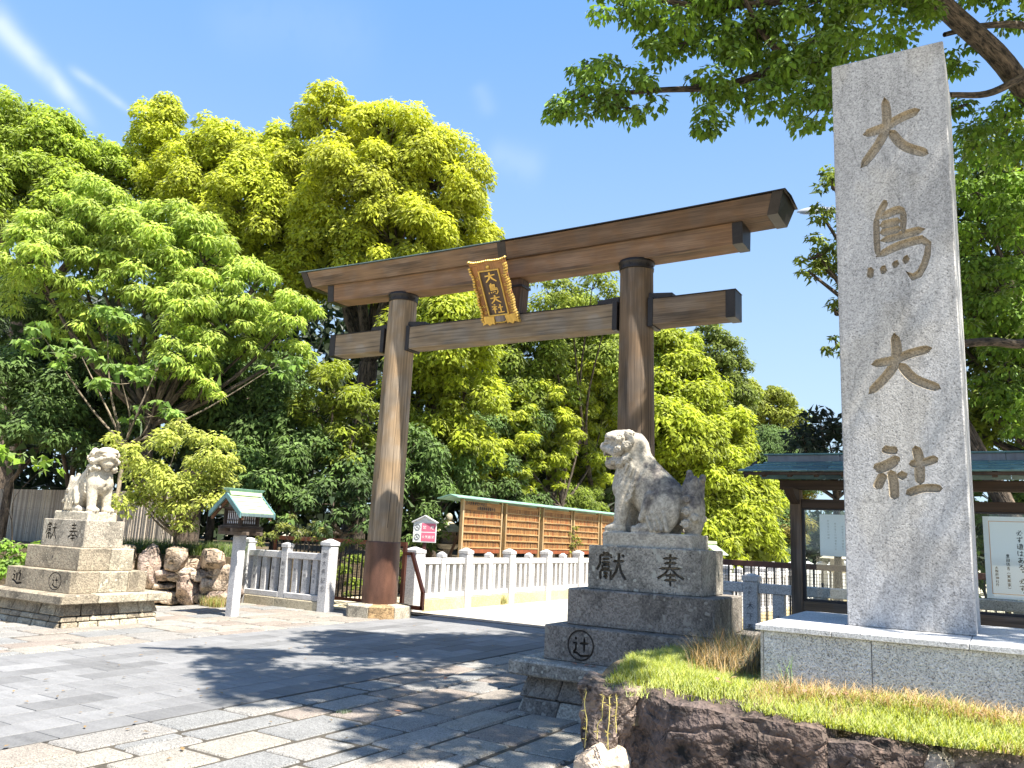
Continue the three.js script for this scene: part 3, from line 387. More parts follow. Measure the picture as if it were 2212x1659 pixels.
// facing +x, standing on y = 0 (its own plinth included), about 1.15 m tall
function lionGeo(open, headTurn) {
  const F1 = new Field(150, [0.03, 0.6, 0], 0.68);
  F1.box([0, 0.055, 0], [0.445, 0.075, 0.24], 0.015);
  F1.cap([0.225, 0.69, 0], [-0.12, 0.40, 0], 0.175, 0.20, 0.06); F1.ell([0.27, 0.60, 0], [0.155, 0.2, 0.185], 0.05); F1.cap([0.20, 0.72, 0], [0.24, 0.95, 0], 0.17, 0.16, 0.06);
  F1.ell([0.30, 0.56, 0.07], [0.12, 0.13, 0.09], 0.03); F1.ell([0.30, 0.56, -0.07], [0.12, 0.13, 0.09], 0.03);
  F1.ell([0.02, 0.45, 0], [0.2, 0.16, 0.16], 0.06); F1.cap([0.13, 0.72, 0], [-0.10, 0.47, 0], 0.165, 0.19, 0.06);
  for (const s of [-1, 1]) {
    F1.cap([0.27, 0.56, s * 0.115], [0.315, 0.20, s * 0.125], 0.088, 0.062, 0.04); F1.ell([0.355, 0.165, s * 0.125], [0.105, 0.052, 0.075], 0.03);
    for (const t of [-1, 0, 1]) { F1.ell([0.435 - Math.abs(t) * 0.012, 0.155, s * 0.125 + t * 0.042], [0.034, 0.036, 0.023], 0.008); F1.groove([0.42, 0.2, s * 0.125 + t * 0.042 + 0.021], [0.47, 0.14, s * 0.125 + t * 0.042 + 0.021], 0.006); }
    F1.ell([-0.10, 0.33, s * 0.135], [0.185, 0.205, 0.105], 0.035); F1.cap([-0.14, 0.19, s * 0.165], [0.085, 0.165, s * 0.175], 0.065, 0.055, 0.03);
    for (const t of [-1, 0, 1]) F1.ell([0.135, 0.16, s * 0.175 + t * 0.036], [0.03, 0.036, 0.021], 0.008);
    F1.cap([-0.02, 0.47, s * 0.2], [0.06, 0.26, s * 0.215], 0.045, 0.03, 0.03);
    // flame-shaped tufts on the haunch and elbow
    for (let i = 0; i < 4; i++) { F1.cap([-0.05 - i * 0.05, 0.16, s * 0.235], [0.0 - i * 0.055, 0.27 + (i % 2) * 0.05, s * 0.238], 0.018, 0.012, 0.01); F1.cap([0.22 - i * 0.015, 0.42 + i * 0.05, s * 0.185], [0.17 - i * 0.015, 0.47 + i * 0.06, s * 0.19], 0.018, 0.01, 0.012); }
    // mane strands down the shoulder
    for (let i = 0; i < 7; i++) { const x = 0.27 - i * 0.05, y = 0.86 - i * 0.03; F1.cap([x, y, s * (0.165 - i * 0.012)], [x - 0.05, y - 0.09, s * (0.195 - i * 0.008)], 0.021, 0.018, 0.004); F1.cap([x - 0.05, y - 0.09, s * (0.198 - i * 0.008)], [x - 0.03, y - 0.17, s * (0.21 - i * 0.006)], 0.018, 0.009, 0.004); }
  }
  F1.groove([0.41, 0.5, 0], [0.37, 0.72, 0], 0.01, 0.03);
  // tail: an upright flame with curls
  F1.cap([-0.37, 0.20, 0], [-0.36, 0.58, 0], 0.085, 0.085, 0.04); F1.ell([-0.40, 0.36, 0], [0.08, 0.22, 0.135], 0.04); F1.cap([-0.36, 0.55, 0], [-0.335, 0.71, 0.0], 0.075, 0.03, 0.03); F1.cap([-0.41, 0.52, 0.03], [-0.455, 0.67, 0.03], 0.06, 0.03, 0.03); F1.cap([-0.38, 0.5, -0.05], [-0.41, 0.65, -0.06], 0.06, 0.025, 0.03);
  const curl = (x, y, z, r, ax) => { for (let i = 0; i < 13; i++) { const a = i / 12 * 8.2, q = r * (1 - i / 12 * 0.8); const c = ax === 'z' ? [x + Math.cos(a) * q, y + Math.sin(a) * q, z] : [x, y + Math.sin(a) * q, z + Math.cos(a) * q]; F1.ell(c, [r * 0.34, r * 0.34, r * 0.42], 0.003); } };
  for (const s of [-1, 1]) for (const [x, y, r] of [[-0.345, 0.22, 0.05], [-0.35, 0.335, 0.045], [-0.355, 0.45, 0.042], [-0.43, 0.28, 0.04]]) { F1.ell([x, y, s * 0.095], [r, r, 0.045], 0.015); curl(x, y, s * 0.135, r * 0.85, 'z'); }
  // flutes on the outer face of the tail
  for (let i = -1; i <= 1; i++) F1.groove([-0.485, 0.25, i * 0.05], [-0.46, 0.62, i * 0.03], 0.012, 0.02);
  // underside opening between belly and legs
  const body = F1.mesh(0.0016);
  // head, in its own finer grid
  const H = new Field(150, [0.34, 0.95, 0], 0.33);
  H.ell([0.315, 0.975, 0], [0.165, 0.165, 0.165], 0.03); H.ell([0.42, 1.01, 0], [0.125, 0.105, 0.13], 0.04); H.ell([0.485, 0.955, 0], [0.09, 0.066, 0.105], 0.03); H.ell([0.555, 0.985, 0], [0.034, 0.036, 0.052], 0.02);
  for (const s of [-1, 1]) { H.ell([0.556, 0.965, s * 0.042], [0.025, 0.025, 0.03], 0.012); H.cap([0.50, 1.048, s * 0.02], [0.46, 1.06, s * 0.10], 0.034, 0.04, 0.02); H.cap([0.46, 1.06, s * 0.10], [0.38, 1.045, s * 0.145], 0.038, 0.03, 0.02); H.ell([0.492, 1.008, s * 0.08], [0.032, 0.03, 0.03], 0.008); H.groove([0.545, 1.03, s * 0.06], [0.45, 1.036, s * 0.135], 0.011); H.groove([0.535, 0.982, s * 0.07], [0.44, 0.985, s * 0.135], 0.011); H.groove([0.50, 0.92, s * 0.105], [0.40, 0.86, s * 0.16], 0.01); H.cap([0.47, 0.94, s * 0.10], [0.36, 0.89, s * 0.15], 0.04, 0.045, 0.02); H.cap([0.24, 1.08, s * 0.13], [0.19, 1.0, s * 0.165], 0.045, 0.03, 0.02); }
  H.ell([0.40, 1.085, 0], [0.11, 0.05, 0.115], 0.03);
  if (open) { H.cap([0.36, 0.83, 0], [0.475, 0.808, 0], 0.085, 0.062, 0.03, 0.9); H.ell([0.50, 0.872, 0], [0.115, 0.040, 0.082], 0.012, true); H.ell([0.46, 0.85, 0], [0.07, 0.022, 0.05], 0.01); for (let i = -2; i <= 2; i++) H.ell([0.545 - Math.abs(i) * 0.012, 0.898, i * 0.032], [0.014, 0.016, 0.014], 0.005); for (let i = -2; i <= 2; i++) H.ell([0.525 - Math.abs(i) * 0.014, 0.848, i * 0.03], [0.012, 0.018, 0.012], 0.005); }
  else { H.cap([0.36, 0.87, 0], [0.485, 0.875, 0], 0.08, 0.07, 0.025, 0.85); H.groove([0.575, 0.925, -0.09], [0.575, 0.925, 0.09], 0.012); for (const s of [-1, 1]) H.groove([0.57, 0.925, s * 0.06], [0.44, 0.895, s * 0.13], 0.014); }
  // rows of mane curls round the face and over the skull
  const hc = (x, y, z, r) => { H.ell([x, y, z], [r, r, r], 0.014); const nx = x - 0.32, ny = y - 0.95, nz = z, l = Math.hypot(nx, ny, nz) || 1, N = new THREE.Vector3(nx / l, ny / l, nz / l), U = new THREE.Vector3(0, 1, 0).cross(N).normalize(), V = N.clone().cross(U); for (let i = 0; i < 12; i++) { const a = i / 11 * 7.6, q = r * 0.72 * (1 - i / 11 * 0.85), d = r * 0.78; H.ell([x + N.x * d + (U.x * Math.cos(a) + V.x * Math.sin(a)) * q, y + N.y * d + (U.y * Math.cos(a) + V.y * Math.sin(a)) * q, z + N.z * d + (U.z * Math.cos(a) + V.z * Math.sin(a)) * q], [r * 0.25, r * 0.25, r * 0.25], 0.002); } };
  for (let i = 0; i < 9; i++) { const a = -2.35 + i / 8 * 4.7; if (Math.abs(a) < 0.9) continue; hc(0.315 - Math.cos(a) * 0.02, 0.95 + Math.cos(a) * 0.175, Math.sin(a) * 0.185, 0.052); }
  for (let i = 0; i < 7; i++) { const a = -2.2 + i / 6 * 4.4; if (Math.abs(a) < 0.5) continue; hc(0.235, 0.94 + Math.cos(a) * 0.165, Math.sin(a) * 0.185, 0.05); }
  for (const s of [-1, 1]) { hc(0.37, 0.82, s * 0.14, 0.045); hc(0.31, 0.79, s * 0.16, 0.048); hc(0.42, 0.80, s * 0.105, 0.034); hc(0.25, 0.82, s * 0.18, 0.045); }
  if (!open) hc(0.46, 0.80, 0, 0.04);
  // combed strands over the crown
  for (let i = -5; i <= 5; i++) H.groove([0.38, 1.14, i * 0.026], [0.18, 1.06, i * 0.034], 0.006, 0.012);
  const head = H.mesh(0.001);
  if (headTurn) head.translate(-0.28, 0, 0).rotateY(headTurn).translate(0.28, 0, 0);
  const g = boxUV(merge([body, head]), open ? 0.3 : 1.1), p = g.attributes.position, n = g.attributes.normal, col = new Float32Array(p.count * 3);
  for (let i = 0; i < p.count; i++) { // lichen and soot keep to the back, the mane grooves and the plinth edges
    const x = p.getX(i), y = p.getY(i), z = p.getZ(i), f = fbm3(x * 7 + 3, y * 7, z * 7, 5), f2 = fbm3(x * 30, y * 30, z * 30 + 9, 3); let k = smooth(-0.05, 0.3, f + 0.9 * smooth(0.25, -0.1, x) * smooth(0.2, 0.6, y) * smooth(1.0, 0.75, y) - 0.35) ; k = clamp(k * (0.75 + f2)) * (open ? 0.95 : 0.28);
    const base = open ? [0.40, 0.37, 0.32] : [0.46, 0.42, 0.345], dk = [0.085, 0.078, 0.082], v = 0.9 + 0.25 * f2; for (let a = 0; a < 3; a++) col[i * 3 + a] = mix(base[a] * v, dk[a], k);
  }
  g.setAttribute('color', new THREE.BufferAttribute(col, 3)); return g;
}
const mLion = M('lion_stone', [1.4, 1.42, 1.5], 'sand', 0.9, 0.004, { vertexColors: true }), mLionPale = mLion;
{
  const a = thing('guardian_lion', 'weathered grey stone guardian lion with open mouth in front of the right gate pillar', 'statue', [-2.91, 1.507, -7.57], Math.PI);
  part(a, 'carved_lion', lionGeo(true, 0), mLion);
  const b = thing('guardian_lion', 'pale cream stone guardian lion with closed mouth, sitting on the pedestal at the far left', 'statue', [-12.44, 1.5, -7.78], 0);
  part(b, 'carved_lion', lionGeo(false, -0.22), mLionPale);
}
// ---------- the two stepped pedestals ----------
function pedestal(cx, cz, label, left, seed) {
  const q = rng(seed), o = thing('statue_pedestal', label, 'pedestal', [cx, 0, cz]);
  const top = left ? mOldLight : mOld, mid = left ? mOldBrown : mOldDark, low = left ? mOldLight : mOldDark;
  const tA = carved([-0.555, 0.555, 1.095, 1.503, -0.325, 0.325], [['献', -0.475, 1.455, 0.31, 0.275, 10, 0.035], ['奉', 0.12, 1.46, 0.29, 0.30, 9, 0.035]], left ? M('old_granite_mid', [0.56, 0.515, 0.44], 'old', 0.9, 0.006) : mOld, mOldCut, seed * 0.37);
  part(o, 'top_block', tA.geo, tA.mat);
  // second step: two stones, third: three, split front to back
  part(o, 'middle_block', cbox(-0.705, 0.705, 0.762, 1.095, -0.05, 0.445, 0.012, q() * 5), mid); part(o, 'middle_block', cbox(-0.703, 0.703, 0.762, 1.093, -0.445, -0.056, 0.012, q() * 5), left ? mOldLight : mOldDark);
  const z3 = 0.62, ringCut = (cxr, cyr, rx, ry) => { const pts = []; for (let i = 0; i < 24; i++) pts.push(i); const outer = [], P = []; const ringAt = (k, z) => pts.map((i) => { const a = i / 24 * 2 * Math.PI; return [cxr + Math.cos(a) * rx * k, cyr + Math.sin(a) * ry * k, z]; }); const A = ringAt(1.06, 0.006), B = ringAt(0.9, 0.006), C = ringAt(1.0, -0.014), D = ringAt(0.95, -0.014), tri = (...v) => v.forEach((x) => P.push(...x)); for (let i = 0; i < 24; i++) { const j = (i + 1) % 24; tri(B[i], A[i], A[j]); tri(B[i], A[j], B[j]); tri(C[i], D[i], D[j]); tri(C[i], D[j], C[j]); tri(A[i], C[i], C[j]); tri(A[i], C[j], A[j]); tri(D[i], B[i], B[j]); tri(D[i], B[j], D[j]); } const g = new THREE.BufferGeometry(); g.setAttribute('position', new THREE.BufferAttribute(new Float32Array(P), 3)); g.computeVertexNormals(); return g; };
  const marks = left ? [['辻', 0.385, 0.695, 0.17, 0.18, 13, 0.03], ['辺', -0.68, 0.745, 0.30, 0.24, 14, 0.035]] : [['辻', -0.56, 0.705, 0.19, 0.20, 12, 0.035]];
  const cut = left ? ringCut(0.46, 0.61, 0.155, 0.125) : ringCut(-0.468, 0.607, 0.13, 0.132);
  const tC = carved([-0.845, 0.845, 0.453, 0.762, 0.18, z3], marks, left ? mOldBrown : mOldDark, M('old_cut_dark', [0.14, 0.12, 0.105], 'old', 0.95), seed * 0.7, K, [cut]);
  tC.geo.name = 'lower'; part(o, 'lower_block', tC.geo, tC.mat); part(o, 'lower_block', cbox(-0.842, 0.842, 0.453, 0.76, -0.3, 0.172, 0.012, q() * 5), low); part(o, 'lower_block', cbox(-0.845, 0.843, 0.453, 0.761, -0.62, -0.308, 0.012, q() * 5), mid);
  if (left) { const hole = new THREE.CylinderGeometry(0.022, 0.022, 0.004, 10).rotateX(Math.PI / 2).translate(0.02, 0.94, 0.446); part(o, 'round_hole', boxUV(hole), M('old_cut_dark')); }
  // capping slab in pieces
  const sx = 1.08, sz = 0.865;
  const slab = left ? [[-sx, sx, 0.30, sz], [-sx, sx, -0.50, 0.292], [-sx, sx, -sz, -0.508]] : [[-sx, sx, -0.02, sz], [-sx, sx, -sz, -0.028]];
  for (const [x0, x1, z0, z1] of slab) part(o, 'cap_slab', cbox(x0, x1, 0.322, 0.453, z0, z1, 0.016, q() * 6), left ? (z1 > 0.5 ? mOldBrown : mOldLight) : mOld);
  // battered base of squared stones in two or three courses
  const X = 1.0, Z = 0.79, heights = left ? [[-0.06, 0.075], [0.075, 0.155], [0.155, 0.322]] : [[-0.06, 0.125], [0.125, 0.322]];
  const off = (y) => 0.11 * (1 - clamp((y + 0.05) / 0.37));
  for (const [y0, y1] of heights) {
    const faces = [['z', 1], ['x', 1], ['z', -1], ['x', -1]];
    for (const [ax, s] of faces) {
      const W = ax === 'z' ? X : Z; let u = -W - off(y1) + 0.0; const end = W + off(y1);
      while (u < end - 0.02) {
        let l = (left ? 0.22 : 0.30) + q() * 0.22; if (u + l > end - 0.18) l = end - u; const a0 = u, a1 = u + l - 0.012; u += l;
        const f0 = (ax === 'z' ? Z : X) - 0.08 + off(y0) + (q() - 0.5) * 0.012, f1 = (ax === 'z' ? Z : X) - 0.08 + off(y1) + (q() - 0.5) * 0.012, back = f1 - 0.2, k = W / (W + off(y1)) * 0.995, kb = (W + off(y0)) / (W + off(y1));
        const pt = (t, d, y) => (ax === 'z' ? [s * t, y, s * d] : [s * d, y, -s * t]);
        const yy0 = y0 + 0.004, yy1 = y1 - 0.006; const e0 = a0 * k * 0.96, e1 = a1 * k * 0.96;
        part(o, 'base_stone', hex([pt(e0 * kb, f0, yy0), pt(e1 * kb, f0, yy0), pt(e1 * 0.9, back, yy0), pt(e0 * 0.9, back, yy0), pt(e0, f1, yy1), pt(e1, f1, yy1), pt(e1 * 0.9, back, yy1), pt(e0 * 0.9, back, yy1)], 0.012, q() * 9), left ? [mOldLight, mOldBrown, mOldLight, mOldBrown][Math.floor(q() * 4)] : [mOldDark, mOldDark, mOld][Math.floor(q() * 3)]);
      }
    }
  }
  part(o, 'core', cbox(-0.8, 0.8, -0.05, 0.31, -0.58, 0.58, 0), mOldDark);
  return o;
}
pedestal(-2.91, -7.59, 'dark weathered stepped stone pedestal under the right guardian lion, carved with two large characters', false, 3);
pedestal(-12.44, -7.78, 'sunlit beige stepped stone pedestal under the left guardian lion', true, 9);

// ---------- the tall inscribed stone ----------
{
  const o = thing('stone_monument', 'tall grey granite pillar carved with four large characters, standing on a long plinth', 'monument', [-0.62, 1.034, -6.43]);
  const s = carved([-0.4, 0.4, 0, 4.356, -0.9, 0], [['大', -0.225, 4.0, 0.50, 0.57, 15, 0.032], ['鳥', -0.185, 3.145, 0.42, 0.64, 12, 0.028], ['大', -0.225, 2.115, 0.50, 0.465, 16, 0.032], ['社', -0.215, 1.285, 0.47, 0.41, 16, 0.032]], mMono, mMonoCut, 0.43, BRUSH);
  part(o, 'shaft', s.geo, s.mat);
  const b = thing('monument_plinth', 'long low bluish granite plinth with a polished slab top under the tall inscribed stone', 'plinth', [0, 0, 0]);
  const X = [-1.532, -1.035, -0.245, 0.75, 1.75], mSl = M('plinth_slab', [0.70, 0.71, 0.735], 'granite', 0.55, 0.001);
  for (let i = 0; i < 4; i++) part(b, 'slab', cbox(X[i] + 0.002, X[i + 1] - 0.002, 0.995, 1.034, -7.55, -5.882, 0.004, i * 1.7), mSl);
  const Y = [-1.50, -0.80, 0.35, 1.7]; for (let i = 0; i < 3; i++) part(b, 'side_panel', cbox(Y[i] + (i ? 0.002 : 0.018), Y[i + 1] - 0.002, 0.45, 0.993, -6.1, -5.915, 0.004, i * 2.3), mRough);
  part(b, 'side_panel', cbox(-1.503, -1.484, 0.45, 0.993, -5.93, -5.912, 0.003), mGranite); part(b, 'side_panel', cbox(-1.505, -1.32, 0.45, 0.992, -7.5, -5.935, 0.004, 3.3), mRough); part(b, 'core', cbox(-1.4, 1.6, 0.4, 0.99, -7.45, -6.05, 0), mOldDark);
}
// ---------- the great gate ----------
const TX = -7.53, TZ = -12.2;
// straight beam along x with a profile that may change along its length: profile(x) -> [[y, z], ...] going round
function beam(xs, profile, uvo = 0) {
  const P = [], rings = xs.map((x) => profile(x).map(([y, z, dx = 0]) => [x + dx, y, z])), n = rings[0].length, tri = (...v) => v.forEach((q) => P.push(...q));
  for (let i = 0; i + 1 < rings.length; i++) for (let j = 0; j < n; j++) { const k = (j + 1) % n, A = rings[i][j], B = rings[i + 1][j], C = rings[i + 1][k], D = rings[i][k]; tri(A, B, C); tri(A, C, D); }
  const cap = (r, flip) => { for (let j = 1; j + 1 < n; j++) flip ? tri(r[0], r[j + 1], r[j]) : tri(r[0], r[j], r[j + 1]); }; cap(rings[0], true); cap(rings[rings.length - 1], false);
  const g = new THREE.BufferGeometry(); g.setAttribute('position', new THREE.BufferAttribute(new Float32Array(P), 3)); g.computeVertexNormals(); return boxUV(g, uvo, uvo, true);
}
const span = (a, b, n) => Array.from({ length: n + 1 }, (_, i) => mix(a, b, i / n));
function vwood(g, r) { const uv = g.attributes.uv, p = g.attributes.position; for (let i = 0; i < uv.count; i++) uv.setXY(i, uv.getX(i) * 2 * Math.PI * r, p.getY(i)); return g; }
{
  const o = thing('torii_gate', 'large brown wooden shrine gate with two round pillars and dark metal fittings across the approach', 'torii gate', [TX, 0, TZ]);
  for (const s of [-1, 1]) {
    const x0 = s * 2.53, x1 = s * 2.455, lean = (y) => mix(x0, x1, y / 6.05), r = (y) => mix(0.318, 0.272, y / 6.05);
    const py = [1.33, 2.2, 3.1, 4, 5, 6.06], pil = new THREE.LatheGeometry(py.map((y) => new THREE.Vector2(r(y), y)), 56), pp = pil.attributes.position; vwood(pil, 0.30);
    for (let i = 0; i < pp.count; i++) { const y = pp.getY(i), a = Math.atan2(pp.getZ(i), pp.getX(i)), w = 1 + 0.006 * n3(a * 3 + 9 * s, y * 0.4, 3); pp.setXYZ(i, pp.getX(i) * w + lean(y), y, pp.getZ(i) * w); } pil.computeVertexNormals();
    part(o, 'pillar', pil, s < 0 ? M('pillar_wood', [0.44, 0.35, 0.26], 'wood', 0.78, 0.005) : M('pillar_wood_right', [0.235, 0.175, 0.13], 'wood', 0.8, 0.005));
    // long drying cracks
    const crack = []; for (const [a, y0, y1] of s < 0 ? [[0.72, 1.6, 4.6], [1.6, 2.5, 4.2], [0.2, 2.0, 3.4]] : [[0.9, 2.4, 5.2], [1.5, 1.8, 4.0], [0.45, 3, 4.8]]) crack.push(tube(span(y0, y1, 8).map((y, i) => [lean(y) + Math.cos(a + 0.03 * n3(i, a, 1)) * (r(y) - 0.002), y, Math.sin(a + 0.03 * n3(i, a, 1)) * (r(y) - 0.002)]), 0.006, 0.002, 5, 24));
    for (const c of crack) part(o, 'crack', c, M('crack_dark', [0.05, 0.035, 0.025], null, 0.95));
    const sl = new THREE.LatheGeometry([[0.327, 0.2], [0.326, 0.6], [0.323, 1.3], [0.325, 1.335], [0.317, 1.35], [0.28, 1.352]].map(([a, b]) => new THREE.Vector2(a, b)), 56); vwood(sl, 0.41); sl.translate(s * 2.525, 0, 0); part(o, 'metal_sleeve', sl, mSleeve);
    const rg = new THREE.LatheGeometry([[0.24, 5.96], [0.284, 5.962], [0.288, 5.98], [0.281, 5.995], [0.28, 6.06], [0.298, 6.075], [0.301, 6.12], [0.24, 6.121]].map(([a, b]) => new THREE.Vector2(a, b)), 48); rg.translate(x1, 0, 0); vwood(rg, 0.36); part(o, 'neck_ring', rg, mMetal);
    for (let i = 0; i < 12; i++) { const a = i / 12 * 6.283; part(o, 'nail', new THREE.SphereGeometry(0.012, 6, 4).translate(x1 + Math.cos(a) * 0.282, 6.025, Math.sin(a) * 0.282), mMetal); }
    // octagonal base of eight stones
    for (let i = 0; i < 8; i++) { const a0 = (i - 0.5) / 8 * 2 * Math.PI + 0.005, a1 = (i + 0.5) / 8 * 2 * Math.PI - 0.005, R0 = 0.625, R1 = 0.612, R2 = 0.25; const p = (a, R, y) => [x0 + Math.cos(a) * R, y, Math.sin(a) * R]; part(o, 'base_stone', hex([p(a1, R0, -0.05), p(a0, R0, -0.05), p(a0, R2, -0.05), p(a1, R2, -0.05), p(a1, R1, 0.205), p(a0, R1, 0.205), p(a0, R2, 0.245), p(a1, R2, 0.245)], 0.012, i * 1.3), i % 3 === 1 ? M('base_rusty', [0.50, 0.34, 0.18], 'old', 0.9, 0.006) : M('base_pale', [0.60, 0.55, 0.45], 'old', 0.9, 0.006)); }
    // tie beam collars and wedges
    for (const t of [-1, 1]) {
      const x = s * 2.465 + t * 0.312; part(o, 'beam_collar', cbox(x - 0.045, x + 0.045, 4.955, 5.44, -0.185, 0.185, 0.006), mMetal);
      const xa = s * 2.465 + t * 0.26, xb = s * 2.465 + t * 0.66; part(o, 'wedge', hex([[Math.min(xa, xb), 5.415, 0.12], [Math.max(xa, xb), 5.415, 0.12], [Math.max(xa, xb), 5.415, -0.12], [Math.min(xa, xb), 5.415, -0.12], ...(xa < xb ? [[xa, 5.535, 0.12], [xb, 5.50, 0.12], [xb, 5.50, -0.12], [xa, 5.535, -0.12]] : [[xb, 5.50, 0.12], [xa, 5.535, 0.12], [xa, 5.535, -0.12], [xb, 5.50, -0.12]])], 0.006), mMetal);
    }
  }
  // tie beam in three lengths
  const nuki = (a, b, u) => beam(span(a, b, 2), () => [[4.985, 0.168], [4.995, 0.176], [5.40, 0.176], [5.41, 0.168], [5.41, -0.168], [5.40, -0.176], [4.995, -0.176], [4.985, -0.168]], u);
  part(o, 'tie_beam', nuki(-4.03, -2.8, 0.3), mWoodGrey); part(o, 'tie_beam', nuki(-2.12, 2.12, 1.2), mWoodGrey); part(o, 'tie_beam', nuki(2.8, 4.03, 2.7), M('torii_wood_mid', [0.27, 0.205, 0.155], 'wood', 0.85, 0.004));
  part(o, 'tie_beam_cover', cbox(-2.0, 2.0, 5.411, 5.424, -0.185, 0.185, 0.003), mMetal); for (const s of [-1, 1]) { part(o, 'tie_beam_cover', cbox(Math.min(s * 2.9, s * 4.16), Math.max(s * 2.9, s * 4.16), 5.411, 5.424, -0.185, 0.185, 0.003), mMetal); part(o, 'beam_end', cbox(Math.min(s * 4.0, s * 4.15), Math.max(s * 4.0, s * 4.15), 4.975, 5.410, -0.188, 0.188, 0.006), mMetal); }
  // lower lintel: one squared trunk, its ends undercut
  const sag = (x) => 0.055 * Math.pow(Math.abs(x) / 4.8, 2.2);
  part(o, 'lower_lintel', beam(span(-4.18, 4.18, 24), (x) => { const k = Math.abs(x) > 4.1 ? Math.sign(x) * 0 : 0, y = sag(x); return [[6.095 + y, 0.205, k], [6.425 + y, 0.235, k], [6.425 + y, -0.235, k], [6.095 + y, -0.205, k]]; }, 0.7), M('lintel_wood', [0.32, 0.205, 0.135], 'wood', 0.8, 0.004));
  for (const s of [-1, 1]) part(o, 'lintel_end', beam([0, 0.16].map((t) => s * (4.12 + t)).sort((a, b) => a - b), (x) => { const y = sag(x); return [[6.085 + y, 0.215], [6.427 + y, 0.245], [6.427 + y, -0.245], [6.085 + y, -0.215]]; }), mMetal);
  // upper lintel in two lengths, splayed outwards at the top, with raking ends
  const rake = (x, top) => (Math.abs(x) > 4.6 ? Math.sign(x) * top : 0);
  const kas = (a, b, u, m) => part(o, 'upper_lintel', beam(span(a, b, 16), (x) => { const y = sag(x); return [[6.43 + y, 0.30], [6.725 + y, 0.39, rake(x, 0.1)], [6.76 + y, 0.0, rake(x, 0.1)], [6.725 + y, -0.39, rake(x, 0.1)], [6.43 + y, -0.30]]; }, u), m);
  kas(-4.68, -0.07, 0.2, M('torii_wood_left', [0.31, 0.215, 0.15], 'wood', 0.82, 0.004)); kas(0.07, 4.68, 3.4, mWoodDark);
  part(o, 'joint_cover', beam([-0.085, 0.085], () => [[6.422, 0.303], [6.73, 0.398], [6.765, 0], [6.73, -0.398], [6.422, -0.303]]), mMetal);
  for (const s of [-1, 1]) part(o, 'lintel_end', beam(s > 0 ? [4.67, 4.83] : [-4.83, -4.67], (x) => { const y = sag(x), d = s * 0.1; return [[6.418 + y, 0.31], [6.735 + y, 0.405, d], [6.77 + y, 0, d], [6.735 + y, -0.405, d], [6.418 + y, -0.31]]; }), mMetal);
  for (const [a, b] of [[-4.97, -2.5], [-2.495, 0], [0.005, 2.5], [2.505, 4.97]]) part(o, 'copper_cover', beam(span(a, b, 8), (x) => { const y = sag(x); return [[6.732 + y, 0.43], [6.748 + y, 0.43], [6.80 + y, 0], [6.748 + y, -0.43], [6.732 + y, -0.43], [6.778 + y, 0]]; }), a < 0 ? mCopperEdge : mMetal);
  // central strut between tie beam and lintel
  part(o, 'strut', hex([[-0.16, 5.425, 0.15], [0.16, 5.425, 0.15], [0.16, 5.425, -0.15], [-0.16, 5.425, -0.15], [-0.2, 6.09, 0.15], [0.2, 6.09, 0.15], [0.2, 6.09, -0.15], [-0.2, 6.09, -0.15]].map(([x, y, z]) => [x + 0.12, y, z]), 0.008, 0.4), M('strut_wood', [0.15, 0.10, 0.075], 'wood', 0.85, 0.003)); part(o, 'strut_band', cbox(-0.09, 0.345, 5.93, 5.975, -0.16, 0.165, 0.004), mMetal);
}
